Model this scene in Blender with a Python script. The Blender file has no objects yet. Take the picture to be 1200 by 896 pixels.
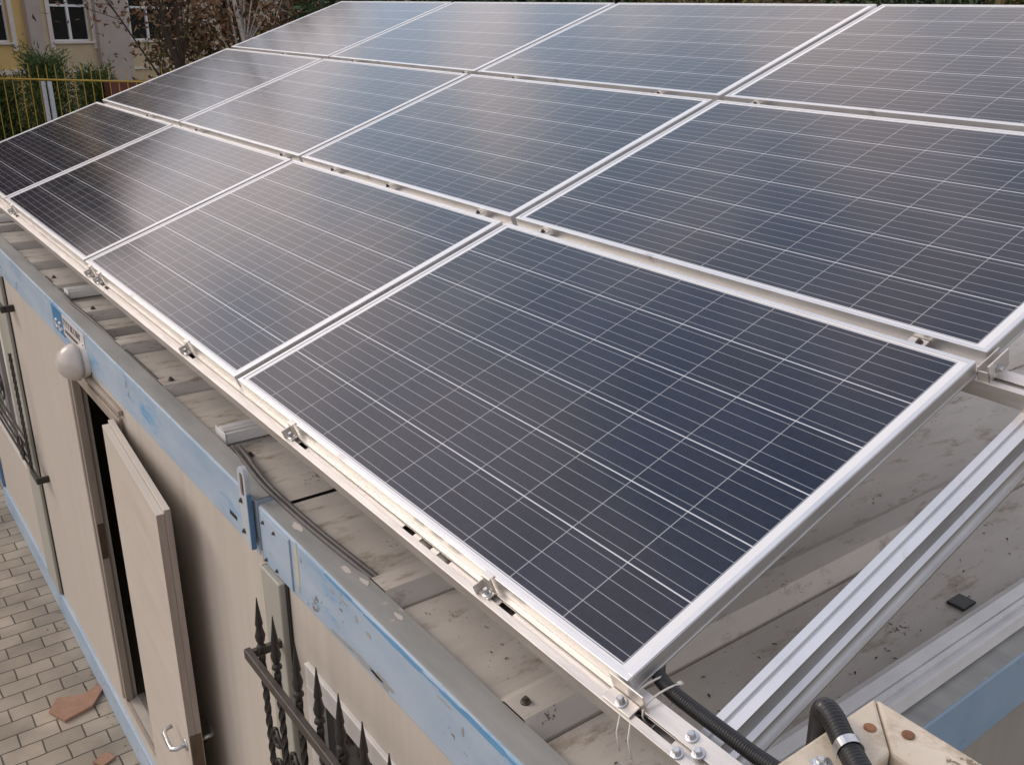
import bpy, bmesh, math, random
from mathutils import Vector, Matrix
S = bpy.context.scene
COL = S.collection
PI = math.pi
# ------------------------------------------------------------------ camera
cd = bpy.data.cameras.new('camera'); cam = bpy.data.objects.new('camera', cd); COL.objects.link(cam)
CM = Matrix(((0.6257212265, -0.2899346030, 0.7241621867), (0.7797028321, 0.2049061708, -0.5916730134), (0.0231611795, 0.9348536715, 0.3542769716)))
CP = Vector((0.900937, -0.866568, 0.975824))
cam.matrix_world = Matrix.Translation(CP) @ CM.to_4x4()
cd.sensor_width = 36.0; cd.lens = 1120.257 / 1200 * 36
cd.shift_x = -68.92 / 1200; cd.shift_y = -1.69 / 1200
cd.clip_start = 0.02; cd.clip_end = 2000
S.camera = cam
# ------------------------------------------------------------------ world, sun, exposure
SUN_EL, SUN_AZ = math.radians(34), math.radians(32)      # azimuth from -X towards -Y
W = bpy.data.worlds.new('World'); S.world = W; W.use_nodes = True
nt = W.node_tree; nt.nodes.clear()
def wn(t, **k):
    n = nt.nodes.new(t)
    for a, b in k.items(): setattr(n, a, b)
    return n
sky = wn('ShaderNodeTexSky', sky_type='NISHITA', sun_disc=False)
sky.sun_elevation = SUN_EL; sky.sun_rotation = math.radians(270) - SUN_AZ
sdir = Vector((-math.cos(SUN_AZ) * math.cos(SUN_EL), -math.sin(SUN_AZ) * math.cos(SUN_EL), math.sin(SUN_EL)))
tc = wn('ShaderNodeTexCoord'); L = nt.links.new
mp = wn('ShaderNodeMapping'); mp.inputs['Scale'].default_value = (1.5, 1.5, 3.0); mp.inputs['Location'].default_value = (0.35, 0.9, 0.2)
L(tc.outputs['Generated'], mp.inputs['Vector'])
nz = wn('ShaderNodeTexNoise'); nz.inputs['Scale'].default_value = 4.3; nz.inputs['Detail'].default_value = 5; nz.inputs['Roughness'].default_value = 0.5
L(mp.outputs[0], nz.inputs['Vector'])
ccol = wn('ShaderNodeValToRGB')          # grey blue thin cloud to warm white thick cloud
ccol.color_ramp.elements[0].position = 0.40; ccol.color_ramp.elements[0].color = (0.47, 0.55, 0.66, 1)
ccol.color_ramp.elements[1].position = 0.60; ccol.color_ramp.elements[1].color = (1.0, 0.865, 0.81, 1)
sep = wn('ShaderNodeSeparateXYZ'); L(tc.outputs['Generated'], sep.inputs[0])
# broad cloud banks: warm bank towards -X, bluer gap beside it, another warm bank further round
negx = wn('ShaderNodeMath', operation='MULTIPLY'); negx.inputs[1].default_value = -1.0; L(sep.outputs[0], negx.inputs[0])
azn = wn('ShaderNodeMath', operation='ARCTAN2'); L(sep.outputs[1], azn.inputs[0]); L(negx.outputs[0], azn.inputs[1])
azr = wn('ShaderNodeMapRange'); azr.inputs['From Min'].default_value = -0.3; azr.inputs['From Max'].default_value = 1.2; L(azn.outputs[0], azr.inputs[0])
bank = wn('ShaderNodeValToRGB'); bank.color_ramp.interpolation = 'EASE'
for i, (p_, v_) in enumerate(((0.0, 0.55), (0.30, 0.58), (0.42, 0.44), (0.62, 0.42), (0.74, 0.55), (1.0, 0.5))):
    e_ = bank.color_ramp.elements[i] if i < 2 else bank.color_ramp.elements.new(p_)
    e_.position = p_; e_.color = (v_, v_, v_, 1)
L(azr.outputs[0], bank.inputs[0])
bsum = wn('ShaderNodeMath', operation='ADD'); L(nz.outputs[0], bsum.inputs[0]); L(bank.outputs[0], bsum.inputs[1])
bsub = wn('ShaderNodeMath', operation='SUBTRACT'); bsub.inputs[1].default_value = 0.5; L(bsum.outputs[0], bsub.inputs[0])
L(bsub.outputs[0], ccol.inputs[0])
kel = wn('ShaderNodeMapRange', interpolation_type='SMOOTHSTEP'); kel.inputs['From Min'].default_value = 0.42; kel.inputs['From Max'].default_value = 0.8
kel.inputs['To Min'].default_value = 14.0; kel.inputs['To Max'].default_value = 10.0; L(sep.outputs[2], kel.inputs[0])
tint = wn('ShaderNodeMix', data_type='RGBA', blend_type='MULTIPLY'); tint.inputs[7].default_value = (0.84, 0.91, 1.05, 1)
tel = wn('ShaderNodeMapRange', interpolation_type='SMOOTHSTEP'); tel.inputs['From Min'].default_value = 0.45; tel.inputs['From Max'].default_value = 0.8
L(sep.outputs[2], tel.inputs[0]); L(tel.outputs[0], tint.inputs[0]); L(ccol.outputs[0], tint.inputs[6])
cmul = wn('ShaderNodeVectorMath', operation='SCALE'); L(tint.outputs[2], cmul.inputs[0]); L(kel.outputs[0], cmul.inputs['Scale'])
dot = wn('ShaderNodeVectorMath', operation='DOT_PRODUCT'); L(tc.outputs['Generated'], dot.inputs[0]); dot.inputs[1].default_value = sdir
mx0 = wn('ShaderNodeMath', operation='MAXIMUM'); mx0.inputs[1].default_value = 0.0; L(dot.outputs['Value'], mx0.inputs[0])
pw = wn('ShaderNodeMath', operation='POWER'); pw.inputs[1].default_value = 8.0; L(mx0.outputs[0], pw.inputs[0])
glow = wn('ShaderNodeVectorMath', operation='SCALE'); glow.inputs[0].default_value = (4.2, 3.7, 3.4); L(pw.outputs[0], glow.inputs['Scale'])
ad = wn('ShaderNodeVectorMath', operation='ADD'); L(cmul.outputs[0], ad.inputs[0]); L(glow.outputs[0], ad.inputs[1])
sxr = wn('ShaderNodeMapRange', interpolation_type='SMOOTHSTEP'); sxr.inputs['From Min'].default_value = -0.3; sxr.inputs['From Max'].default_value = 0.9   # sky away from the sun is duller
sxr.inputs['To Min'].default_value = 1.0; sxr.inputs['To Max'].default_value = 0.68; L(sep.outputs[0], sxr.inputs[0])
dull = wn('ShaderNodeVectorMath', operation='SCALE'); L(ad.outputs[0], dull.inputs[0]); L(sxr.outputs[0], dull.inputs['Scale'])
mix = wn('ShaderNodeMix', data_type='RGBA'); mix.inputs[0].default_value = 0.85
L(sky.outputs[0], mix.inputs[6]); L(dull.outputs[0], mix.inputs[7])
bg = wn('ShaderNodeBackground'); bg.inputs['Strength'].default_value = 0.10
out = wn('ShaderNodeOutputWorld')
L(mix.outputs[2], bg.inputs['Color']); L(bg.outputs[0], out.inputs['Surface'])
sd = bpy.data.lights.new('sun', 'SUN'); sun = bpy.data.objects.new('sun', sd); COL.objects.link(sun)
sd.energy = 1.0; sd.angle = math.radians(22); sd.color = (1.0, 0.88, 0.76)
sun.rotation_euler = sdir.to_track_quat('Z', 'Y').to_euler(); sun.location = (-20, -10, 30)
S.view_settings.view_transform = 'Standard'; S.view_settings.look = 'None'
S.view_settings.exposure = 0.36; S.view_settings.gamma = 1.0; S.view_settings.use_curve_mapping = False
S.render.engine = 'CYCLES'
# ------------------------------------------------------------------ materials
def newmat(name):
    m = bpy.data.materials.new(name); m.use_nodes = True
    return m, m.node_tree, m.node_tree.nodes['Principled BSDF']
def nodes(t):
    def N(typ, **k):
        n = t.nodes.new(typ)
        for a, b in k.items(): setattr(n, a, b)
        return n
    return N
def ramp(n, pts):
    cr = n.color_ramp
    while len(cr.elements) < len(pts): cr.elements.new(0.5)
    for e, (p, c) in zip(cr.elements, pts):
        e.position = p; e.color = (c[0], c[1], c[2], 1)
def mat(name, c1, c2=None, rough=0.6, metal=0.0, scale=6.0, stretch=(1, 1, 1), bump=0.0, bscale=60, spots=None, spot_t=0.66, spot_scale=3.0, spot_stretch=(1, 1, 1), island=False, detail=6, rvar=0.1, chips=None, chip_t=0.68, chip_scale=30):
    """two tone noise material with optional third tone stains, bump and per-island variation"""
    m, t, b = newmat(name); N = nodes(t); L = t.links.new
    c2 = c2 or tuple(x * 0.8 for x in c1)
    tc = N('ShaderNodeTexCoord'); mp = N('ShaderNodeMapping'); mp.inputs['Scale'].default_value = stretch
    L(tc.outputs['Object'], mp.inputs[0])
    n1 = N('ShaderNodeTexNoise'); n1.inputs['Scale'].default_value = scale; n1.inputs['Detail'].default_value = detail; n1.inputs['Roughness'].default_value = 0.62
    L(mp.outputs[0], n1.inputs['Vector'])
    r = N('ShaderNodeValToRGB'); ramp(r, [(0.32, c2), (0.68, c1)]); L(n1.outputs[0], r.inputs[0])
    col = r.outputs[0]
    if spots:
        mp2 = N('ShaderNodeMapping'); mp2.inputs['Scale'].default_value = spot_stretch; mp2.inputs['Location'].default_value = (3.1, 7.7, 1.3)
        L(tc.outputs['Object'], mp2.inputs[0])
        n2 = N('ShaderNodeTexNoise'); n2.inputs['Scale'].default_value = spot_scale; n2.inputs['Detail'].default_value = 9; n2.inputs['Roughness'].default_value = 0.72
        L(mp2.outputs[0], n2.inputs['Vector'])
        r2 = N('ShaderNodeValToRGB'); ramp(r2, [(spot_t - 0.05, (0, 0, 0)), (spot_t + 0.06, (1, 1, 1))]); L(n2.outputs[0], r2.inputs[0])
        mx = N('ShaderNodeMix', data_type='RGBA'); L(r2.outputs[0], mx.inputs[0]); L(col, mx.inputs[6]); mx.inputs[7].default_value = (*spots, 1)
        col = mx.outputs[2]
    if chips:
        n4 = N('ShaderNodeTexNoise'); n4.inputs['Scale'].default_value = chip_scale; n4.inputs['Detail'].default_value = 7; n4.inputs['Roughness'].default_value = 0.65; L(tc.outputs['Object'], n4.inputs['Vector'])
        n5 = N('ShaderNodeTexNoise'); n5.inputs['Scale'].default_value = chip_scale / 9; n5.inputs['Detail'].default_value = 3; L(tc.outputs['Object'], n5.inputs['Vector'])
        av = N('ShaderNodeMath', operation='ADD'); L(n4.outputs[0], av.inputs[0]); L(n5.outputs[0], av.inputs[1])
        r4 = N('ShaderNodeValToRGB'); ramp(r4, [(chip_t, (0, 0, 0)), (chip_t + 0.012, (1, 1, 1))])
        hf = N('ShaderNodeMath', operation='MULTIPLY'); hf.inputs[1].default_value = 0.5; L(av.outputs[0], hf.inputs[0]); L(hf.outputs[0], r4.inputs[0])
        mx4 = N('ShaderNodeMix', data_type='RGBA'); L(r4.outputs[0], mx4.inputs[0]); L(col, mx4.inputs[6]); mx4.inputs[7].default_value = (*chips, 1); col = mx4.outputs[2]
    if island:
        g = N('ShaderNodeNewGeometry'); hs = N('ShaderNodeHueSaturation')
        mr = N('ShaderNodeMapRange'); mr.inputs['To Min'].default_value = 0.5; mr.inputs['To Max'].default_value = 1.6
        L(g.outputs['Random Per Island'], mr.inputs[0]); L(mr.outputs[0], hs.inputs['Value'])
        mr2 = N('ShaderNodeMapRange'); mr2.inputs['To Min'].default_value = 0.47; mr2.inputs['To Max'].default_value = 0.53
        ml = N('ShaderNodeMath', operation='MULTIPLY'); ml.inputs[1].default_value = 7.31; fr = N('ShaderNodeMath', operation='FRACT')
        L(g.outputs['Random Per Island'], ml.inputs[0]); L(ml.outputs[0], fr.inputs[0]); L(fr.outputs[0], mr2.inputs[0]); L(mr2.outputs[0], hs.inputs['Hue'])
        L(col, hs.inputs['Color']); col = hs.outputs[0]
    L(col, b.inputs['Base Color'])
    b.inputs['Metallic'].default_value = metal
    mr = N('ShaderNodeMapRange'); mr.inputs['To Min'].default_value = max(0.03, rough - rvar); mr.inputs['To Max'].default_value = min(1, rough + rvar)
    L(n1.outputs[0], mr.inputs[0]); L(mr.outputs[0], b.inputs['Roughness'])
    if bump:
        n3 = N('ShaderNodeTexNoise'); n3.inputs['Scale'].default_value = bscale; n3.inputs['Detail'].default_value = 4
        L(mp.outputs[0], n3.inputs['Vector'])
        bp = N('ShaderNodeBump'); bp.inputs['Strength'].default_value = bump; bp.inputs['Distance'].default_value = 0.004
        L(n3.outputs[0], bp.inputs['Height']); L(bp.outputs[0], b.inputs['Normal'])
    return m
def pv_material():
    m, t, b = newmat('pv_cells_under_glass'); N = nodes(t); L = t.links.new
    def M(op, a, c=None, d=None):
        n = N('ShaderNodeMath', operation=op)
        for i, v in enumerate((a, c, d)):
            if v is None: continue
            if isinstance(v, (int, float)): n.inputs[i].default_value = v
            else: L(v, n.inputs[i])
        return n.outputs[0]
    PS = 0.15875
    tc = N('ShaderNodeTexCoord'); sp = N('ShaderNodeSeparateXYZ'); L(tc.outputs['Object'], sp.inputs[0])
    x = M('DIVIDE', M('SUBTRACT', sp.outputs[0], 0.0306), PS); y = M('DIVIDE', M('SUBTRACT', sp.outputs[1], 0.0204), PS)
    def edge(v, w):      # 1 near an integer value of v
        f = M('FRACT', M('ADD', v, 100.0)); d = M('MINIMUM', f, M('SUBTRACT', 1.0, f))
        return M('LESS_THAN', d, w / PS)
    gx = edge(x, 0.0011); gy = edge(y, 0.0014)
    f5 = M('FRACT', M('ADD', M('MULTIPLY', y, 5.0), 100.0)); bus = M('LESS_THAN', M('ABSOLUTE', M('SUBTRACT', f5, 0.5)), 0.00075 * 5 / PS)
    ox = M('MULTIPLY', M('GREATER_THAN', x, -0.012), M('LESS_THAN', x, 10.012)); oy = M('MULTIPLY', M('GREATER_THAN', y, -0.016), M('LESS_THAN', y, 6.016))
    inside = M('MULTIPLY', ox, oy)
    vo = N('ShaderNodeTexVoronoi'); vo.inputs['Scale'].default_value = 95; L(tc.outputs['Object'], vo.inputs['Vector'])
    cx = N('ShaderNodeCombineXYZ'); L(M('FLOOR', x), cx.inputs[0]); L(M('FLOOR', y), cx.inputs[1])
    wn_ = N('ShaderNodeTexWhiteNoise', noise_dimensions='4D'); L(cx.outputs[0], wn_.inputs['Vector'])
    oi = N('ShaderNodeObjectInfo'); L(oi.outputs['Random'], wn_.inputs['W'])
    sv = N('ShaderNodeSeparateXYZ'); L(vo.outputs['Color'], sv.inputs[0])
    k = M('ADD', M('MULTIPLY', sv.outputs[0], 0.55), M('MULTIPLY', wn_.outputs[0], 0.45))
    cr = N('ShaderNodeValToRGB'); ramp(cr, [(0.0, (0.0045, 0.0068, 0.0165)), (1.0, (0.0105, 0.0150, 0.034))]); L(k, cr.inputs[0])
    def mixc(fac, a, c):
        mx = N('ShaderNodeMix', data_type='RGBA'); L(fac, mx.inputs[0])
        L(a, mx.inputs[6])
        if isinstance(c, tuple): mx.inputs[7].default_value = (*c, 1)
        else: L(c, mx.inputs[7])
        return mx.outputs[2]
    c = mixc(bus, cr.outputs[0], (0.27, 0.28, 0.295)); c = mixc(gx, c, (0.30, 0.31, 0.325)); c = mixc(gy, c, (0.57, 0.58, 0.60))
    mn = N('ShaderNodeMix', data_type='RGBA'); L(inside, mn.inputs[0]); mn.inputs[6].default_value = (0.72, 0.72, 0.72, 1); L(c, mn.inputs[7])
    # thin film of dust on the glass
    dn = N('ShaderNodeTexNoise'); dn.inputs['Scale'].default_value = 5; dn.inputs['Detail'].default_value = 8; L(tc.outputs['Object'], dn.inputs['Vector'])
    dr = N('ShaderNodeMapRange'); dr.inputs['From Min'].default_value = 0.35; dr.inputs['From Max'].default_value = 0.75; dr.inputs['To Min'].default_value = 0.002; dr.inputs['To Max'].default_value = 0.02
    L(dn.outputs[0], dr.inputs[0])
    c = mixc(dr.outputs[0], mn.outputs[2], (0.34, 0.30, 0.26))
    L(c, b.inputs['Base Color'])
    # dust washed down to the lower frame edge, and a few dried specks
    lo = N('ShaderNodeMapRange'); lo.inputs['From Min'].default_value = 0.015; lo.inputs['From Max'].default_value = 0.085; lo.inputs['To Min'].default_value = 0.30; lo.inputs['To Max'].default_value = 0.0
    L(sp.outputs[1], lo.inputs[0]); c = mixc(M('MULTIPLY', lo.outputs[0], M('POWER', dn.outputs[0], 1.5)), c, (0.36, 0.31, 0.26))
    va = N('ShaderNodeVectorMath', operation='ADD'); L(tc.outputs['Object'], va.inputs[0]); L(oi.outputs['Location'], va.inputs[1])
    sv2 = N('ShaderNodeTexVoronoi'); sv2.inputs['Scale'].default_value = 3.1; sv2.inputs['Randomness'].default_value = 1.0; L(va.outputs[0], sv2.inputs['Vector'])
    sc2 = N('ShaderNodeSeparateXYZ'); L(sv2.outputs['Color'], sc2.inputs[0])
    spk = M('LESS_THAN', sv2.outputs['Distance'], M('MULTIPLY', M('GREATER_THAN', sc2.outputs[0], 0.80), M('MULTIPLY', sc2.outputs[1], 0.032)))
    c = mixc(spk, c, (0.085, 0.07, 0.055))
    rr = N('ShaderNodeMapRange'); rr.inputs['To Min'].default_value = 0.09; rr.inputs['To Max'].default_value = 0.17; L(dn.outputs[0], rr.inputs[0]); L(rr.outputs[0], b.inputs['Roughness'])
    b.inputs['IOR'].default_value = 1.5
    return m
def paver_material():
    m, t, b = newmat('paving_blocks'); N = nodes(t); L = t.links.new
    tc = N('ShaderNodeTexCoord'); sp = N('ShaderNodeSeparateXYZ'); L(tc.outputs['Object'], sp.inputs[0])
    cb = N('ShaderNodeCombineXYZ'); L(sp.outputs[1], cb.inputs[0]); L(sp.outputs[0], cb.inputs[1])
    ns = N('ShaderNodeTexNoise'); ns.inputs['Scale'].default_value = 9; L(tc.outputs['Object'], ns.inputs['Vector'])
    sc = N('ShaderNodeVectorMath', operation='SCALE'); sc.inputs['Scale'].default_value = 0.012; L(ns.outputs['Color'], sc.inputs[0])
    ad = N('ShaderNodeVectorMath', operation='ADD'); L(cb.outputs[0], ad.inputs[0]); L(sc.outputs[0], ad.inputs[1])
    br = N('ShaderNodeTexBrick'); L(ad.outputs[0], br.inputs['Vector'])
    br.inputs['Scale'].default_value = 1; br.inputs['Brick Width'].default_value = 0.205; br.inputs['Row Height'].default_value = 0.130
    br.inputs['Mortar Size'].default_value = 0.0048; br.inputs['Mortar Smooth'].default_value = 0.3; br.inputs['Bias'].default_value = 0.0
    br.inputs['Color1'].default_value = (0.355, 0.305, 0.24, 1); br.inputs['Color2'].default_value = (0.265, 0.228, 0.18, 1); br.inputs['Mortar'].default_value = (0.075, 0.064, 0.05, 1)
    n2 = N('ShaderNodeTexNoise'); n2.inputs['Scale'].default_value = 3.5; n2.inputs['Detail'].default_value = 12; L(tc.outputs['Object'], n2.inputs['Vector'])
    mr = N('ShaderNodeMapRange'); mr.inputs['To Min'].default_value = 0.35; mr.inputs['To Max'].default_value = 1.6; L(n2.outputs[0], mr.inputs[0])
    hs = N('ShaderNodeHueSaturation'); L(br.outputs[0], hs.inputs['Color']); L(mr.outputs[0], hs.inputs['Value'])
    L(hs.outputs[0], b.inputs['Base Color']); b.inputs['Roughness'].default_value = 0.85
    bp = N('ShaderNodeBump'); bp.inputs['Strength'].default_value = 0.7; bp.inputs['Distance'].default_value = 0.006; bp.invert = True
    L(br.outputs['Fac'], bp.inputs['Height']); L(bp.outputs[0], b.inputs['Normal'])
    return m
PV = pv_material()
PAVE = paver_material()
ALU = mat('anodised_aluminium', (0.76, 0.755, 0.75), (0.68, 0.675, 0.67), rough=0.36, metal=0.88, scale=5, stretch=(1, 1, 1), spots=(0.5, 0.47, 0.43), spot_t=0.66, spot_scale=9)
PALE = mat('sun_toned_aluminium', (0.78, 0.775, 0.765), (0.66, 0.655, 0.645), rough=0.45, metal=0.1, scale=7)  # base rails: sunlight on the stubs is put into this pale colour
ALU_R = mat('mill_aluminium_rail', (0.71, 0.67, 0.63), (0.58, 0.545, 0.505), rough=0.42, metal=0.7, scale=9, stretch=(1, 8, 8), spots=(0.42, 0.37, 0.31), spot_t=0.68, spot_scale=12, bump=0.05)
STEEL = mat('zinc_steel', (0.62, 0.64, 0.66), (0.42, 0.43, 0.44), rough=0.32, metal=0.9, scale=30)
ROOF = mat('weathered_roof_sheet', (0.64, 0.585, 0.52), (0.46, 0.42, 0.37), chips=(0.13, 0.105, 0.08), chip_t=0.632, chip_scale=95, rough=0.62, metal=0.1, scale=2.6, stretch=(2.2, 0.5, 1), spots=(0.34, 0.275, 0.21), spot_t=0.585, spot_scale=6.5, spot_stretch=(2.2, 0.8, 1), bump=0.12, bscale=40, detail=9)
EDGE = mat('worn_grey_edge_trim', (0.37, 0.365, 0.345), (0.265, 0.27, 0.26), chips=(0.42, 0.40, 0.37), chip_t=0.63, chip_scale=30, rough=0.6, scale=4, stretch=(0.6, 3, 3), spots=(0.36, 0.34, 0.31), spot_t=0.67, spot_scale=5, bump=0.08)
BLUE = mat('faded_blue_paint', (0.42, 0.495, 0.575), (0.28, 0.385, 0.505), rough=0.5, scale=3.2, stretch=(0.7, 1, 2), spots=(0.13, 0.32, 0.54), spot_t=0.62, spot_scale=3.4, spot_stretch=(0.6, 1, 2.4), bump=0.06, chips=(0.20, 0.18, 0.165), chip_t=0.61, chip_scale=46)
BLUE_E = mat('shade_toned_blue_paint', (0.33, 0.43, 0.53), (0.24, 0.35, 0.47), rough=0.5, scale=4, spots=(0.10, 0.15, 0.20), spot_t=0.68, spot_scale=5, bump=0.06, chips=(0.05, 0.07, 0.09), chip_t=0.62, chip_scale=28)  # darker copy of the beam blue, end-side shade put into the colour
BLUE_D = mat('deep_blue_paint', (0.10, 0.20, 0.34), (0.07, 0.14, 0.25), rough=0.45, scale=5)
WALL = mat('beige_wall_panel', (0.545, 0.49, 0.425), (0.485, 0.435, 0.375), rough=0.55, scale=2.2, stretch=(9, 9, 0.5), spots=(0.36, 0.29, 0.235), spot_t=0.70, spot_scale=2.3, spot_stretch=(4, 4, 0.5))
WALL_E = mat('shade_toned_wall_panel', (0.36, 0.335, 0.30), (0.31, 0.285, 0.25), rough=0.6, scale=3, stretch=(4, 4, 0.6))  # darker copy of the wall panel, shade of the end side mixed in
DOORM = mat('cream_door_skin', (0.575, 0.515, 0.445), (0.51, 0.455, 0.39), rough=0.5, scale=2.5, stretch=(1, 1, 7), spots=(0.40, 0.28, 0.22), spot_t=0.74, spot_scale=3.5)
EDGEW = mat('door_edge_wood', (0.33, 0.28, 0.245), (0.24, 0.20, 0.175), rough=0.6, scale=5, stretch=(6, 6, 0.6))
FRAMEW = mat('door_frame_wood', (0.36, 0.30, 0.25), (0.26, 0.215, 0.175), rough=0.6, scale=6, stretch=(6, 6, 0.5))
POST = mat('grey_green_post', (0.40, 0.39, 0.335), (0.33, 0.32, 0.27), rough=0.5, scale=3, stretch=(3, 3, 0.5))
DARK = mat('dark_interior', (0.03, 0.028, 0.026), (0.02, 0.02, 0.02), rough=0.8)
SEAM = mat('dark_rubber_seam', (0.025, 0.023, 0.02), (0.015, 0.014, 0.013), rough=0.8)
IRON = mat('black_wrought_iron', (0.028, 0.024, 0.021), (0.014, 0.012, 0.011), rough=0.42, scale=30, bump=0.35, bscale=120, spots=(0.055, 0.036, 0.024), spot_t=0.66, spot_scale=20)
IRONB = mat('brown_iron_bar', (0.075, 0.06, 0.05), (0.04, 0.032, 0.027), rough=0.5, scale=20, bump=0.3, bscale=90)
RUST = mat('rusty_steel', (0.28, 0.13, 0.06), (0.13, 0.055, 0.028), rough=0.8, scale=26, bump=0.3)
LOCKB = mat('brown_lock_plate', (0.14, 0.095, 0.065), (0.075, 0.05, 0.035), rough=0.5, metal=0.3, scale=18, stretch=(1, 1, .5))
WPLAST = mat('white_plastic', (0.72, 0.69, 0.65), (0.62, 0.585, 0.545), rough=0.4, scale=6)
OPAL = mat('dusty_opal_lamp_glass', (0.62, 0.565, 0.51), (0.50, 0.45, 0.40), rough=0.3, scale=7)
GLASS = mat('dark_window_glass', (0.012, 0.014, 0.016), (0.02, 0.02, 0.02), rough=0.08, scale=2, rvar=0.02)
GLASS.node_tree.nodes['Principled BSDF'].inputs['Specular IOR Level'].default_value = 0.2
CURTAIN = mat('brown_blind', (0.17, 0.115, 0.075), (0.10, 0.065, 0.045), rough=0.7, scale=5, stretch=(1, 1, 5))
RUBBER = mat('black_conduit_plastic', (0.018, 0.018, 0.019), (0.011, 0.011, 0.012), rough=0.38, scale=20)
CABLE = mat('grey_cable_sheath', (0.12, 0.108, 0.105), (0.075, 0.068, 0.066), rough=0.55, scale=20)
TIE = mat('clear_nylon', (0.62, 0.60, 0.55), (0.55, 0.52, 0.47), rough=0.3)
CREAM = mat('flaking_cream_paint', (0.62, 0.545, 0.44), (0.50, 0.42, 0.315), rough=0.55, scale=10, spots=(0.38, 0.30, 0.21), spot_t=0.60, spot_scale=11, bump=0.35, bscale=28, detail=9, chips=(0.20, 0.15, 0.105), chip_t=0.61, chip_scale=45)
SIGNB = mat('blue_sign_enamel', (0.035, 0.21, 0.42), (0.03, 0.17, 0.34), rough=0.4)
SIGNW = mat('white_sign_film', (0.66, 0.62, 0.59), (0.58, 0.54, 0.51), rough=0.4)
INK = mat('grey_sign_ink', (0.13, 0.12, 0.13), (0.09, 0.085, 0.09), rough=0.5)
TERRA = mat('terracotta', (0.36, 0.205, 0.135), (0.26, 0.15, 0.10), rough=0.85, scale=12, bump=0.3)
BLACKP = mat('black_plastic_pad', (0.014, 0.014, 0.015), (0.01, 0.01, 0.01), rough=0.5)
YELLOWF = mat('yellow_fence_paint', (0.46, 0.31, 0.05), (0.36, 0.24, 0.04), rough=0.5)
POSTW = mat('pale_galvanised_post', (0.50, 0.53, 0.56), (0.42, 0.45, 0.48), rough=0.5)
FACY = mat('ochre_yellow_render', (0.60, 0.42, 0.17), (0.52, 0.36, 0.14), rough=0.9, scale=1.5, bump=0.1)
FACB = mat('beige_render', (0.52, 0.42, 0.28), (0.45, 0.355, 0.235), rough=0.9, scale=1.5, bump=0.1)
PIL = mat('mauve_grey_pilaster', (0.43, 0.365, 0.33), (0.36, 0.305, 0.275), rough=0.9, scale=1.5)
TRIM = mat('pale_window_trim', (0.62, 0.565, 0.52), (0.54, 0.49, 0.45), rough=0.8, scale=3)
WFR = mat('white_upvc', (0.66, 0.66, 0.67), (0.58, 0.58, 0.59), rough=0.4)
ROOFT = mat('brown_tile_roof', (0.16, 0.08, 0.055), (0.10, 0.05, 0.035), rough=0.9, scale=3)
REDW = mat('dark_red_wall', (0.17, 0.055, 0.045), (0.12, 0.04, 0.033), rough=0.8, scale=2)
BARK = mat('dark_bark', (0.075, 0.055, 0.042), (0.035, 0.026, 0.02), rough=0.9, scale=14, stretch=(1, 1, .3), bump=0.5)
BIRCH = mat('white_birch_bark', (0.52, 0.49, 0.45), (0.38, 0.35, 0.32), rough=0.8, scale=5, spots=(0.05, 0.04, 0.035), spot_t=0.6, spot_scale=9, spot_stretch=(1, 1, 3))
LEAFB = mat('dry_brown_leaves', (0.25, 0.145, 0.075), (0.12, 0.075, 0.04), rough=0.7, scale=0.9, island=True)
LEAFO = mat('olive_autumn_leaves', (0.24, 0.185, 0.07), (0.095, 0.08, 0.03), rough=0.7, scale=0.9, island=True)
LEAFG = mat('dark_green_leaves', (0.05, 0.085, 0.028), (0.022, 0.042, 0.014), rough=0.6, scale=0.9, island=True)
LEAFC = mat('conifer_sprays', (0.15, 0.21, 0.065), (0.05, 0.085, 0.028), rough=0.7, scale=1.2, island=True)
SOIL = mat('trodden_soil_and_grass', (0.13, 0.10, 0.065), (0.07, 0.07, 0.035), rough=0.95, scale=0.8)
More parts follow.
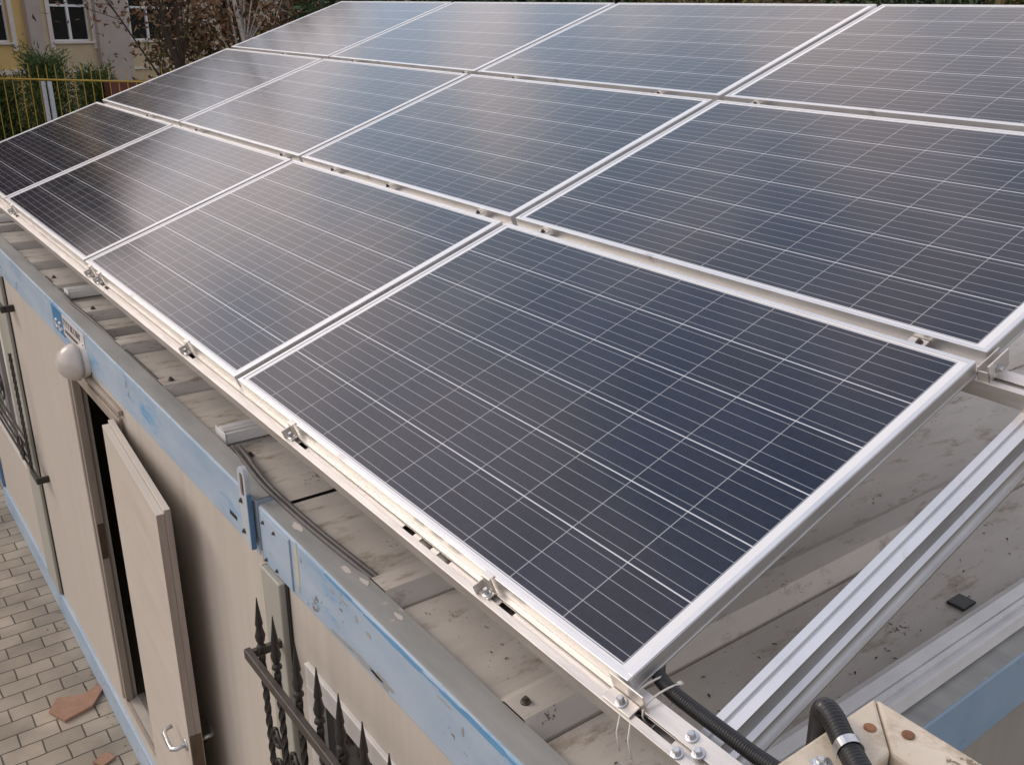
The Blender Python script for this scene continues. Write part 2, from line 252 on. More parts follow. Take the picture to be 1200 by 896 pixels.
# ------------------------------------------------------------------ mesh helpers
class MB:
    def __init__(s): s.v = []; s.f = []; s.m = []; s.g = []
    def add(s, vs, fs, mi=0):
        o = len(s.v); s.v += [tuple(v) for v in vs]
        f0 = len(s.f)
        for f in fs: s.f.append(tuple(i + o for i in f)); s.m.append(mi)
        s.g.append((o, len(s.v), f0, len(s.f))); return s
    def box(s, x0, x1, y0, y1, z0, z1, mi=0):
        if x0 > x1: x0, x1 = x1, x0
        if y0 > y1: y0, y1 = y1, y0
        if z0 > z1: z0, z1 = z1, z0
        return s.add([(x, y, z) for x in (x0, x1) for y in (y0, y1) for z in (z0, z1)],
                     [(0, 1, 3, 2), (4, 6, 7, 5), (0, 4, 5, 1), (2, 3, 7, 6), (0, 2, 6, 4), (1, 5, 7, 3)], mi)
    def obox(s, c, ax, ay, az, mi=0):
        c, ax, ay, az = map(Vector, (c, ax, ay, az))
        return s.add([c + i * ax + j * ay + k * az for i in (-1, 1) for j in (-1, 1) for k in (-1, 1)],
                     [(0, 1, 3, 2), (4, 6, 7, 5), (0, 4, 5, 1), (2, 3, 7, 6), (0, 2, 6, 4), (1, 5, 7, 3)], mi)
    def prism(s, poly, fn, a, b, mi=0):
        """poly of 2D points extruded from a to b; fn(p, q, t) -> 3D"""
        n = len(poly)
        vs = [fn(p, q, a) for p, q in poly] + [fn(p, q, b) for p, q in poly]
        fs = [(i, (i + 1) % n, n + (i + 1) % n, n + i) for i in range(n)] + [tuple(range(n))[::-1], tuple(range(n, 2 * n))]
        return s.add(vs, fs, mi)
    def tube(s, pts, r, n=10, mi=0, cap=True):
        pts = [Vector(p) for p in pts]
        rs = r if isinstance(r, (list, tuple)) else [r] * len(pts)
        vs = []; up = Vector((0.13, 0.21, 0.97))
        for i, p in enumerate(pts):
            d = (pts[min(i + 1, len(pts) - 1)] - pts[max(i - 1, 0)]).normalized()
            if abs(d.dot(up)) > 0.97: up = Vector((0.9, 0.3, 0.1))
            a = d.cross(up).normalized(); c = a.cross(d).normalized(); up = c
            for k in range(n):
                t = 2 * PI * k / n; vs.append(p + rs[i] * (math.cos(t) * a + math.sin(t) * c))
        fs = [(i * n + k, i * n + (k + 1) % n, (i + 1) * n + (k + 1) % n, (i + 1) * n + k) for i in range(len(pts) - 1) for k in range(n)]
        if cap: fs += [tuple(range(n))[::-1], tuple(range((len(pts) - 1) * n, len(pts) * n))]
        return s.add(vs, fs, mi)
    def lathe(s, prof, c, ax, n=16, mi=0):
        """prof: (radius, height) pairs along axis ax from c"""
        ax = Vector(ax).normalized(); c = Vector(c)
        a = ax.orthogonal().normalized(); b = ax.cross(a)
        vs = [c + h * ax + r * (math.cos(2 * PI * k / n) * a + math.sin(2 * PI * k / n) * b) for r, h in prof for k in range(n)]
        m = len(prof)
        fs = [(i * n + k, i * n + (k + 1) % n, (i + 1) * n + (k + 1) % n, (i + 1) * n + k) for i in range(m - 1) for k in range(n)]
        fs += [tuple(range(n))[::-1], tuple(range((m - 1) * n, m * n))]
        return s.add(vs, fs, mi)
    def bolt(s, c, ax, r=0.008, h=0.006, mi=0):
        s.lathe([(r * 1.7, 0), (r * 1.7, 0.0018), (r * 1.25, 0.0025)], c, ax, 18, mi)
        c2 = Vector(c) + Vector(ax).normalized() * 0.0026
        s.lathe([(r, 0), (r, h), (r * 0.8, h + 0.0015)], c2, ax, 6, mi); return s
    def build_each(s, name, mats, parent, **k):
        """every primitive added becomes an object of its own"""
        for (v0, v1, f0, f1) in s.g:
            q = MB(); q.v = s.v[v0:v1]; q.f = [tuple(i - v0 for i in f) for f in s.f[f0:f1]]; q.m = s.m[f0:f1]; q.build(name, mats, parent, **k)
    def build(s, name, mats, parent=None, bevel=0.0, smooth=False, off=None):
        me = bpy.data.meshes.new(name)
        o0 = Vector(off) if off is not None else (parent.location.copy() if parent and parent.get('_abs') else Vector((0, 0, 0)))
        if parent and parent.get('_sub') is not None: o0 = Vector(parent['_sub'])
        me.from_pydata([tuple(Vector(v) - o0) for v in s.v], [], s.f)
        for m in (mats if isinstance(mats, (list, tuple)) else [mats]): me.materials.append(m)
        for p, mi in zip(me.polygons, s.m): p.material_index = mi; p.use_smooth = smooth
        me.validate(); 
        bm = bmesh.new(); bm.from_mesh(me); bmesh.ops.recalc_face_normals(bm, faces=bm.faces); bm.to_mesh(me); bm.free()
        ob = bpy.data.objects.new(name, me); COL.objects.link(ob)
        if parent: ob.parent = parent
        if parent is None and off is not None: ob.location = off
        if bevel:
            bv = ob.modifiers.new('bevel', 'BEVEL'); bv.width = bevel; bv.segments = 2; bv.limit_method = 'ANGLE'; bv.angle_limit = math.radians(40)
        return ob
def tag(o, label=None, cat=None, group=None, kind=None):
    if label: o['label'] = label
    if cat: o['category'] = cat
    if group: o['group'] = group
    if kind: o['kind'] = kind
    return o
def thing(name, label, cat, loc=(0, 0, 0), group=None, rx=0.0, absolute=True):
    """Empty at the thing's base; with absolute=True its parts are given in world coordinates"""
    o = bpy.data.objects.new(name, None); COL.objects.link(o); o.location = loc; o.rotation_euler = (rx, 0, 0); o.empty_display_size = 0.2
    o['_abs'] = 1 if absolute else 0
    return tag(o, label, cat, group)
def sub(o, parent):          # lets children of part o be given in the same coordinates as o
    o['_sub'] = tuple(parent.location) if parent.get('_abs') else (0.0, 0.0, 0.0)
    return o
TAU = 0.355790
CT, ST = math.cos(TAU), math.sin(TAU)
def PP(u, v, w): return Vector((u, v * CT - w * ST, v * ST + w * CT))
GZ = -2.90
# ------------------------------------------------------------------ ground
tag(MB().add([(-400, -400, GZ - 0.012), (400, -400, GZ - 0.012), (400, 400, GZ - 0.012), (-400, 400, GZ - 0.012)], [(0, 1, 2, 3)]).build('ground', SOIL), kind='structure')
tag(MB().box(-15.5, 6, -7, 0.02, GZ - 0.10, GZ).build('paving', PAVE), kind='structure')
m = MB(); rr = random.Random(77); vs = []; NH = 90  # far ridge added as a dark backdrop, blocks bright sky between the trees
for k in range(NH + 1):
    an = PI * 0.45 + PI * 0.75 * k / NH; h_ = 9.5 + 1.4 * math.sin(k * 0.55) + 1.3 * rr.random()
    for r_, z in ((95, GZ), (102, GZ + h_ * 0.8), (112, GZ + h_), (140, GZ)): vs.append((r_ * math.cos(an), r_ * math.sin(an), z))
m.add(vs, [(k * 4 + j, (k + 1) * 4 + j, (k + 1) * 4 + j + 1, k * 4 + j + 1) for k in range(NH) for j in range(3)])
tag(m.build('added_backdrop_hills', mat('backdrop_rise', (0.10, 0.09, 0.04), (0.035, 0.045, 0.018), rough=0.95, scale=0.5, detail=9)), kind='structure')
# ------------------------------------------------------------------ solar panels
PITCH, VP_ = 1.6778, 1.0284
COLN = ['first column, nearest the camera at right', 'second column from the right', 'third column from the right', 'fourth column, at the far left end']
def panel_parts(root):
    f = MB(); w, h, t = 1.65, 0.992, 0.035; a = 0.011
    f.box(0, w, 0, a, -t, 0); f.box(0, w, h - a, h, -t, 0); f.box(0, a, a, h - a, -t, 0); f.box(w - a, w, a, h - a, -t, 0)
    f.box(a, w - a, a, a + 0.02, -t, -t + 0.002); f.box(a, w - a, h - a - 0.02, h - a, -t, -t + 0.002)
    f.box(-0.0016, -0.0002, 0.002, h - 0.002, -0.0125, -0.001); f.box(w + 0.0002, w + 0.0016, 0.002, h - 0.002, -0.0125, -0.001); f.box(w + 0.0002, w + 0.0016, 0.002, h - 0.002, -t, -0.030)
    f.build('panel_frame', ALU, root, bevel=0.0012)
    g = MB().box(a - 0.0005, w - a + 0.0005, a - 0.0005, h - a + 0.0005, -0.0065, -0.0022)
    g.build('cell_glass', PV, root)
    MB().box(0.76, 0.89, h - 0.16, h - 0.06, -0.028, -0.0067).build('junction_box', RUBBER, root, bevel=0.004)
LABS = [['large dark blue solar panel nearest the camera, in the lowest row at the right', 'solar panel in the lowest row, second from the right, mirroring pale sky', 'solar panel in the lowest row, third from the right, half dark with tree reflection', 'solar panel at the far left end of the lowest row, dark with reflections'],
        ['dark blue solar panel at the right end of the middle row above the nearest panel', 'blue grey solar panel in the middle row, second from the right', 'grey solar panel in the middle row, third from the right', 'brownish dark solar panel at the far left end of the middle row'],
        ['solar panel at the right end of the topmost row', 'pale blue solar panel in the topmost row, second from the right', 'pale grey blue solar panel in the topmost row, third from the right', 'solar panel at the far left end of the topmost row']]
proto = None
for r in range(3):
    for c in range(4):
        loc = PP(-(c * PITCH) - 1.65, r * VP_, 0)
        if proto is None:
            proto = thing('solar_panel', LABS[r][c], 'solar panel', loc, 'solar panels of the tilted roof array', TAU, absolute=False); panel_parts(proto); kids = list(proto.children)
        else:
            o = proto.copy(); COL.objects.link(o); o.location = loc; o['label'] = LABS[r][c]
            for k in kids:
                q = k.copy(); COL.objects.link(q); q.parent = o
# ------------------------------------------------------------------ mounting rails along the rows (local: x = X, y = up the slope, z = normal)
X0, X1 = -6.70, 0.34
def rail(v0, label, slots, clamps, ends, bolts=()):
    root = thing('mounting_rail', label, 'rail', PP(0, v0, 0), 'aluminium rails carrying the solar panels', TAU, absolute=False)
    m = MB(); T, B = -0.0355, -0.0755
    prof = lambda p, q, t: (t, p, q)
    m.prism([(-0.034, B), (-0.031, B), (-0.031, T - 0.003), (-0.019, T - 0.003), (-0.019, T), (-0.034, T)], prof, X0, X1)
    m.prism([(0.022, B), (0.025, B), (0.025, T), (-0.006, T), (-0.006, T - 0.003), (0.022, T - 0.003)], prof, X0, X1)
    cuts = sorted(slots); x = X0
    for s in cuts:
        m.box(x, s - 0.022, -0.0309, 0.0219, T - 0.0105, T - 0.0075); x = s + 0.022
        m.box(s - 0.022, s + 0.022, -0.0309, -0.0215, T - 0.0105, T - 0.0075); m.box(s - 0.022, s + 0.022, -0.006, 0.0219, T - 0.0105, T - 0.0075)
    m.box(x, X1, -0.0309, 0.0219, T - 0.0105, T - 0.0075)
    m.box(X0, X1, -0.0309, 0.0219, B, B + 0.003)
    m.build('rail_profile', ALU_R, root, bevel=0.0008)
    for cx in clamps:
        k = MB()      # base foot, upright and lip over the frame
        k.box(cx - 0.016, cx + 0.016, -0.025, -0.0035, T + 0.0005, T + 0.0045); k.box(cx - 0.014, cx + 0.014, -0.0075, -0.0025, T + 0.0046, 0.001)
        k.box(cx - 0.014, cx + 0.014, -0.0075, 0.0075, 0.0011, 0.0032); k.box(cx - 0.020, cx - 0.0165, -0.030, -0.006, T + 0.0005, T + 0.022)
        o = sub(k.build('clamp', ALU_R, root, bevel=0.001), root)
        b = MB(); b.bolt((cx + 0.004, -0.017, T + 0.0046), (0, 0, 1), 0.0055, 0.010)
        b.build('bolt', STEEL, o)
    for cx in ends:
        k = MB(); k.box(cx - 0.022, cx + 0.022, -0.0160, 0.0160, -0.016, -0.012) if v0 > 0.5 else None
        if k.v:
            o = sub(k.build('mid_clamp', ALU_R, root, bevel=0.001), root)
            MB().bolt((cx + 0.006, 0.002, -0.0118), (0, 0, 1), 0.005, 0.005).build('bolt', IRONB, o)
    for (bx, by) in bolts:
        MB().bolt((bx, by, T + 0.0005), (0, 0, 1), 0.0062, 0.007).build('bolt', STEEL, root)
    return root
r0 = rail(-0.004, 'long pale aluminium rail along the lower edge of the solar array', [-0.55, -0.62, -0.33, -0.69, 0.04, 0.085, -2.05, -1.22, -3.03, -3.18, -4.72], [-4.79, -3.235, -3.10, -2.07, -1.27, -0.385], [], [(0.128, 0.0105), (0.130, -0.024), (0.155, -0.004)])
# end piece: splice plate past the last panel
e = MB(); e.box(-0.035, 0.045, -0.0045, -0.0015, -0.035, 0.003); e.box(-0.035, 0.03, -0.030, -0.005, -0.0345, -0.031); e.build('end_clamp', ALU_R, r0, bevel=0.001)
MB().bolt((0.0, -0.018, -0.0308), (0, 0, 1), 0.0065, 0.01).build('bolt', STEEL, r0)
G = VP_ - 0.0182
rail(G, 'aluminium rail in the gap between the lowest and middle panel rows', [-0.2, -1.53, -2.6, -4.1], [], [-0.15, -1.49, -1.86, -2.50, -2.99, -3.53, -4.7, -5.6], [])
rail(G + VP_, 'aluminium rail in the gap between the middle and topmost panel rows', [-0.3, -2.2], [], [-0.4, -1.494, -2.003, -3.003, -3.44, -4.67, -5.7], [])
rail(3 * VP_ - 0.02, 'aluminium rail under the upper edge of the topmost panel row', [], [], [-0.6], [])
bk = MB(); bk.box(0.008, 0.011, G - 0.03, G + 0.05, -0.060, -0.004); bk.box(0.008, 0.034, G - 0.03, G - 0.027, -0.055, -0.012); bk.box(0.030, 0.034, G - 0.03, G + 0.045, -0.036, 0.004)
br_ = thing('end_bracket', 'small upright aluminium bracket at the right end of the nearest panel gap', 'bracket', (0, 0, 0), None, TAU, absolute=False)
bk.build('bracket_plate', ALU_R, br_, bevel=0.001); MB().bolt((0.0345, G + 0.005, -0.02), (1, 0, 0), 0.006, 0.006).build('bolt', STEEL, br_)
# ------------------------------------------------------------------ triangular supports on the roof
RT = -0.325      # top of the roof ribs
def support(xi, xb, label, zb_=-0.354):
    root = thing('support_frame', label, 'support frame', (xb + 0.04, 0.07, RT), 'triangular support frames under the solar array')
    m = MB(); hw = 0.0215
    fn = lambda p, q, t: PP(xi + p, t, q)
    t_ = -0.0765; b_ = -0.168
    prof = [(-hw, t_), (-0.006, t_), (-0.006, t_ - 0.006), (0.003, t_ - 0.006), (0.003, t_), (hw, t_), (hw, t_ - 0.005), (hw - 0.028, t_ - 0.007), (hw - 0.028, t_ - 0.036), (hw - 0.004, t_ - 0.040), (hw + 0.006, t_ - 0.046), (hw + 0.006, t_ - 0.050), (hw - 0.001, t_ - 0.053), (hw - 0.001, b_ + 0.006), (hw + 0.008, b_ + 0.005), (hw + 0.008, b_), (-hw, b_)]
    m.prism(prof, fn, 0.0, 3.12); m.build('sloping_rail', ALU, root)
    m = MB(); f2 = lambda p, q, t: (xb + p, t, q)
    z0, z1 = zb_, zb_ + 0.042
    prof = [(0, z0), (0, z1 - 0.016), (0.006, z1 - 0.012), (0.022, z1), (0.050, z1), (0.050, z1 - 0.008), (0.054, z1 - 0.008), (0.054, z1 - 0.002), (0.064, z1 - 0.002), (0.064, z1 - 0.016), (0.078, z1 - 0.016), (0.078, z1 - 0.006), (0.088, z1 - 0.006), (0.088, z0)]
    m.prism(prof, f2, 0.068, 2.95); m.build('base_rail', PALE, root)
    MB().box(xb - 0.001, xb + 0.089, 0.062, 0.0665, z0, z1 - 0.004).build('end_plate', PALE, root, bevel=0.001)
    zt = PP(0, 2.95, b_).z
    MB().box(xi - 0.02, xi + 0.02, 2.78, 2.82, z1, PP(0, 2.97, b_).z).build('rear_leg', ALU, root, bevel=0.001)
support(0.1265, 0.024, 'sloping and level aluminium support rails at the near right end of the roof', RT + 0.001)
support(-2.02, -2.10, 'aluminium support whose pale stub sticks out by the cabin joint')
support(-4.11, -4.19, 'aluminium support whose pale stub sticks out above the sign')
support(-6.25, -6.33, 'aluminium support near the far left end of the roof')
# ------------------------------------------------------------------ cabins
YF = -0.02; ZT = -0.333; ZB = -0.515; YD = 6.0
def wall_with_holes(m, x0, x1, z0, z1, holes, y0, y1):
    xs = sorted({x0, x1, *[h[0] for h in holes], *[h[1] for h in holes]})
    for a, b in zip(xs[:-1], xs[1:]):
        hs = sorted([h for h in holes if h[0] <= a and h[1] >= b], key=lambda h: h[2]); z = z0
        for h in hs: m.box(a, b, y0, y1, z, h[2]); z = h[3]
        m.box(a, b, y0, y1, z, z1)
def roof_sheet(x0, x1, ribs, root, gap=()):
    pan, top = -0.362, RT
    pts = [(x0, pan)]
    for c in sorted(ribs):
        if c - 0.10 < x0 or c + 0.10 > x1: continue
        pts += [(c - 0.085, pan), (c - 0.035, top), (c + 0.035, top), (c + 0.070, pan), (c + 0.072, pan - 0.022), (c + 0.080, pan - 0.022), (c + 0.0815, pan)]
    for a, b in gap:
        pts = [p for p in pts if not (a - 0.02 < p[0] < b + 0.02)] + [(a - 0.006, pan), (a, pan - 0.055), (b, pan - 0.055), (b + 0.006, pan)]
    pts = sorted(pts, key=lambda p: p[0]) + [(x1, pan)]
    m = MB(); ys = [0.045, 1.5, 3.0, 4.5, 5.95]
    n = len(pts); vs = [(x, y, z) for y in ys for x, z in pts]
    fs = [(j * n + i, j * n + i + 1, (j + 1) * n + i + 1, (j + 1) * n + i) for j in range(len(ys) - 1) for i in range(n - 1)]
    m.add(vs, fs); return m.build('roof_sheet', ROOF, root)
def window(root, x0, x1, z0, z1, mull):
    m = MB(); w = 0.06; y0, y1 = YF - 0.012, YF + 0.035
    m.box(x0 - 0.01, x1 + 0.01, y0, y1, z1 - w, z1 + 0.01); m.box(x0 - 0.01, x1 + 0.01, y0, y1, z0 - 0.01, z0 + w)
    m.box(x0 - 0.01, x0 + w, y0, y1, z0 + w, z1 - w); m.box(x1 - w, x1 + 0.01, y0, y1, z0 + w, z1 - w)
    for q in mull: m.box(q - 0.025, q + 0.025, y0 + 0.004, y1, z0 + w, z1 - w)
    o = sub(m.build('window', WPLAST, root, bevel=0.003), root)
    MB().box(x0 + w - 0.005, x1 - w + 0.005, YF + 0.012, YF + 0.018, z0 + w - 0.005, z1 - w + 0.005).build('pane', GLASS, o)
    MB().box(x0 + w, x1 - w, YF + 0.05, YF + 0.056, z0 + 0.5, z1 - w).build('blind', CURTAIN, o)
# ---- far cabin
XA, XB = -7.47, -1.535
far = thing('cabin', 'long beige cabin with blue roof beam and open door, at the left', 'cabin', ((XA + XB) / 2, 2.9, GZ))
DX0, DX1, DZ0, DZ1 = -3.86, -3.00, -2.52, -0.585
WX0, WX1, WZ0, WZ1 = -6.95, -5.90, -1.95, -0.85
m = MB(); wall_with_holes(m, XA + 0.02, XB, -2.70, ZB + 0.02, [(DX0, DX1, DZ0, DZ1), (WX0, WX1, WZ0, WZ1)], YF, YF + 0.045); m.build('wall', WALL, far)
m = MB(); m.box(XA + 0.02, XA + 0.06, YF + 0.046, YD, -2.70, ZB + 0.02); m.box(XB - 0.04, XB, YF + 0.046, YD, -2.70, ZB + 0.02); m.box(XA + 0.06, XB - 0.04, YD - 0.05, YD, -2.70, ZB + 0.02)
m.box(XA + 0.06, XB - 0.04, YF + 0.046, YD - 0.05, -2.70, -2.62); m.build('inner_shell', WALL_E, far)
m = MB(); m.box(XA, XB - 0.012, YF - 0.016, YF + 0.06, -2.897, -2.695); m.box(XA, XA + 0.06, YF + 0.061, YD, -2.897, -2.695); m.build_each('base_beam', BLUE, far, bevel=0.004)
m = MB(); m.box(XA, XB - 0.012, YF - 0.004, YF + 0.064, ZB, ZT - 0.004); m.box(XA, XA + 0.06, YF + 0.065, YD, ZB, ZT - 0.004); m.box(XA + .06, XB - .012, YD - 0.06, YD, ZB, ZT - .004); m.build_each('top_beam', BLUE, far, bevel=0.006)
m = MB(); m.box(XA + 0.004, XB - 0.016, YF + 0.001, YF + 0.068, ZT - 0.0035, ZT); m.box(XA + 0.004, XB - .016, YF + 0.0645, YF + 0.068, -0.372, ZT - 0.0036); m.build('edge_trim', EDGE, far, bevel=0.001)
roof_sheet(XA + 0.05, XB, [-2.63 - 0.565 * k for k in range(9)], far, gap=[(-3.52, -3.40)])
m = MB(); m.box(XA - 0.004, XA + 0.09, YF - 0.02, YF + 0.02, -2.694, ZB - 0.002); m.build('corner_post', BLUE_D, far, bevel=0.004)
m = MB(); m.box(-5.78, -5.44, YF - 0.022, YF - 0.001, -2.694, ZB - 0.002); m.build('wall_post', POST, far, bevel=0.004)
m = MB(); m.box(-5.439, -5.42, YF - 0.006, YF - 0.0008, -2.69, ZB - 0.004); m.box(-5.80, -5.781, YF - 0.006, YF - 0.0008, -2.69, ZB - 0.004); m.build_each('seam', SEAM, far)
window(far, WX0, WX1, WZ0, WZ1, [-6.38])
# door frame and leaf
m = MB(); w = 0.030
m.box(DX0, DX0 + w, YF - 0.018, YF + 0.020, DZ0, DZ1 - 0.05); m.box(DX1 - w, DX1, YF - 0.018, YF + 0.07, DZ0, DZ1 - 0.05)
m.box(DX0, DX1, YF - 0.018, YF + 0.07, DZ1 - 0.05, DZ1); m.box(DX0 - 0.03, DX0 - 0.001, YF - 0.024, YF - 0.001, DZ0, DZ1 + 0.02); m.box(DX0 - 0.03, DX1 + 0.02, YF - 0.020, YF - 0.001, DZ1 + 0.021, DZ1 + 0.045)
df = sub(m.build('door_frame', FRAMEW, far, bevel=0.004), far)
MB().box(DX0 + w + 0.0002, DX0 + w + 0.002, YF - 0.014, YF + 0.016, -1.64, -1.44).build('strike_plate', LOCKB, df, bevel=0.001)
MB().box(DX0 + 0.001, DX1 - 0.001, YF - 0.015, YF + 0.08, DZ0 - 0.03, DZ0 - 0.001).build('threshold', FRAMEW, far, bevel=0.004)
hx, hy = -3.045, -0.046; fx, fy = -2.135, -0.105
d = Vector((fx - hx, fy - hy, 0)); LL = d.length; d.normalize(); nrm = Vector((d.y, -d.x, 0))
if nrm.y > 0: nrm = -nrm
def DL(a, b, z): q = Vector((hx, hy, 0)) + d * a + nrm * b; return (q.x, q.y, z)
def dbox(m, a0, a1, b0, b1, z0, z1, mi=0):
    vs = [DL(a, b, z) for a in (a0, a1) for b in (b0, b1) for z in (z0, z1)]
    m.add(vs, [(0, 1, 3, 2), (4, 6, 7, 5), (0, 4, 5, 1), (2, 3, 7, 6), (0, 2, 6, 4), (1, 5, 7, 3)], mi)
m = MB(); zt, zb = -0.592, -2.53
dbox(m, 0.0, LL - 0.004, 0.0, 0.021, zb, zt); dbox(m, 0.012, LL - 0.004, 0.0215, 0.047, zb + 0.01, zt - 0.012)
dbox(m, LL - 0.0038, LL, 0.0, 0.0209, zb, zt, 1); dbox(m, LL - 0.0038, LL - 0.001, 0.0215, 0.047, zb + 0.01, zt - 0.012, 1)
door = sub(m.build('door_leaf', [DOORM, EDGEW], far, bevel=0.0015), far)
m = MB(); hz = -1.60; a = LL - 0.065
m.tube([DL(a, 0.047, hz), DL(a, 0.085, hz - 0.004), DL(a - 0.012, 0.098, hz - 0.008), DL(a - 0.05, 0.1, hz - 0.012), DL(a - 0.12, 0.1, hz - 0.012), DL(a - 0.14, 0.092, hz - 0.012), DL(a - 0.146, 0.065, hz - 0.01)], 0.0085, 10)
m.lathe([(0.024, 0), (0.024, 0.004), (0.018, 0.006)], DL(a, 0.0472, hz), nrm, 16)
m.tube([DL(a, -0.001, hz), DL(a, -0.045, hz), DL(a - 0.02, -0.05, hz), DL(a - 0.12, -0.05, hz)], 0.0085, 8)
m.build('handle', STEEL, door, smooth=True)
m = MB(); dbox(m, LL + 0.0002, LL + 0.002, 0.004, 0.044, -1.85, -1.52); m.build('lock_plate', LOCKB, door)
m = MB()
for z in (-0.85, -1.55, -2.25): m.tube([(hx - 0.012, hy - 0.012, z - 0.05), (hx - 0.012, hy - 0.012, z + 0.05)], 0.009, 8)
m.build_each('hinge', FRAMEW, door)
# lifting lug on the corner beside the cabin joint
m = MB()
outl = [(-1.605, -0.478), (-1.548, -0.478), (-1.548, -0.262)] + [(-1.5765 + 0.0285 * math.cos(t), -0.262 + 0.0285 * math.sin(t)) for t in [PI * k / 10 for k in range(1, 10)]] + [(-1.605, -0.262)]
hole = [(-1.5765 + 0.013 * math.cos(t), (-0.264 if math.sin(t) > 0 else -0.315) + 0.013 * math.sin(t)) for t in [2 * PI * (k + .5) / 16 for k in range(16)]]
ya, yb = -0.046, -0.030
bmv = []
def plate_with_hole(m, outer, inner, ya, yb):
    # bridge the two loops by angle about the hole centre
    cx = sum(p[0] for p in inner) / len(inner); cz = sum(p[1] for p in inner) / len(inner)
    N_ = 48; ring = []
    def cast(loop, ang):
        dx, dz = math.cos(ang), math.sin(ang); best = None
        for i in range(len(loop)):
            (x1, z1), (x2, z2) = loop[i], loop[(i + 1) % len(loop)]
            ex, ez = x2 - x1, z2 - z1; den = dx * ez - dz * ex
            if abs(den) < 1e-12: continue
            t = ((x1 - cx) * ez - (z1 - cz) * ex) / den; s = ((x1 - cx) * dz - (z1 - cz) * dx) / den
            if t > 0 and -1e-6 <= s <= 1 + 1e-6 and (best is None or t < best): best = t
        return (cx + dx * best, cz + dz * best)
    angs = sorted([2 * PI * k / N_ for k in range(N_)] + [math.atan2(p[1] - cz, p[0] - cx) % (2 * PI) for p in outer])
    I = [cast(inner, a) for a in angs]; O = [cast(outer, a) for a in angs]; n = len(angs)
    vs = [(x, y, z) for y in (ya, yb) for lp in (I, O) for x, z in lp]
    fs = []
    for k in range(n):
        j = (k + 1) % n
        fs += [(k, j, n + j, n + k), (2 * n + k, 2 * n + j, 3 * n + j, 3 * n + k), (k, j, 2 * n + j, 2 * n + k), (n + k, n + j, 3 * n + j, 3 * n + k)]
    m.add(vs, fs)
plate_with_hole(m, outl, hole, ya, yb)
lug = sub(m.build('lifting_lug', POSTW, far, bevel=0.001), far)
m = MB(); m.tube([(x, -0.0385, z) for x, z in hole] + [(hole[0][0], -0.0385, hole[0][1])], 0.0035, 6, cap=False); m.build('rusty_rim', RUST, lug)
m = MB(); m.box(-1.5475, -1.541, -0.047, -0.033, -0.486, -0.31); m.build('lug_stiffener', BLUE_D, lug, bevel=0.001)
for x, z in ((-1.592, -0.345), (-1.592, -0.445)): MB().bolt((x, -0.0462, z), (0, -1, 0), 0.005, 0.003).build('bolt', IRONB, lug)
MB().box(-1.775, -1.715, YF - 0.0046, YF - 0.0042, -0.475, -0.460).build('drain_slot', SEAM, far)
# ---- near cabin
NA, NB = -1.525, 0.157
near = thing('cabin', 'beige cabin nearest the camera with blue beam and barred window', 'cabin', ((NA + NB) / 2, 2.9, GZ))
NW = (-1.255, -0.30, -1.95, -0.727)
m = MB(); wall_with_holes(m, NA, NB - 0.02, -2.70, ZB + 0.02, [NW], YF, YF + 0.045); m.build('wall', WALL, near)
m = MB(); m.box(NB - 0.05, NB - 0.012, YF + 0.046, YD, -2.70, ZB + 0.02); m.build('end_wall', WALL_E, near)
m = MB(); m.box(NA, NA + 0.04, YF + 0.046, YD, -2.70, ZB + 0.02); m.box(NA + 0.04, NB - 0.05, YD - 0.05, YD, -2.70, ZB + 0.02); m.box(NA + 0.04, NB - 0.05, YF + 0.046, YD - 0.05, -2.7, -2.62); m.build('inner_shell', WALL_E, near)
m = MB(); m.box(NA + 0.004, NB, YF - 0.016, YF + 0.06, -2.897, -2.695); m.box(NB - 0.06, NB, YF + 0.061, YD, -2.897, -2.695); m.build_each('base_beam', BLUE, near, bevel=0.004)
m = MB(); m.box(NA + 0.004, NB, YF - 0.006, YF + 0.064, ZB, ZT - 0.004); m.box(NA + 0.004, NB - .08, YD - 0.06, YD, ZB, ZT - .004); m.build_each('top_beam', BLUE, near, bevel=0.006)
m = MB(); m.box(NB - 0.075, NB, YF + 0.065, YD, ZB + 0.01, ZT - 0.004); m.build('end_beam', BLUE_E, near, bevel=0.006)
m = MB(); m.box(NA + 0.008, NB - 0.004, YF - 0.001, YF + 0.068, ZT - 0.0035, ZT); m.box(NA + 0.008, NB - 0.08, YF + 0.0645, YF + 0.068, -0.372, ZT - 0.0036); m.box(NB - 0.078, NB - 0.003, YF + 0.0685, YD, ZT - 0.0035, ZT); m.build('edge_trim', EDGE, near, bevel=0.001)
roof_sheet(NA + 0.01, NB - 0.07, [-0.37, -0.94], near)
m = MB(); m.box(-1.50, -1.37, YF - 0.024, YF - 0.001, -2.694, ZB - 0.002); m.build('corner_post', POST, near, bevel=0.004)
m = MB(); m.box(-1.369, -1.352, YF - 0.006, YF - 0.0008, -2.69, ZB - 0.004); m.build_each('seam', SEAM, near)
m = MB(); m.box(-1.515, -1.502, YF - 0.02, YF - 0.001, -2.69, ZB - 0.002); m.build('joint_strip', CREAM, near, bevel=0.002)
window(near, *NW[:2], NW[2], NW[3], [-0.75])
m = MB(); m.box(-1.49, -1.30, YF - 0.011, YF - 0.0065, ZB + 0.01, ZT - 0.012); cp = sub(m.build('corner_plate', BLUE, near, bevel=0.001), near)
for x, z in ((-1.475, -0.37), (-1.475, -0.49), (-1.40, -0.37), (-1.40, -0.49)): MB().bolt((x, YF - 0.0112, z), (0, -1, 0), 0.0035, 0.002).build('bolt', IRONB, cp)
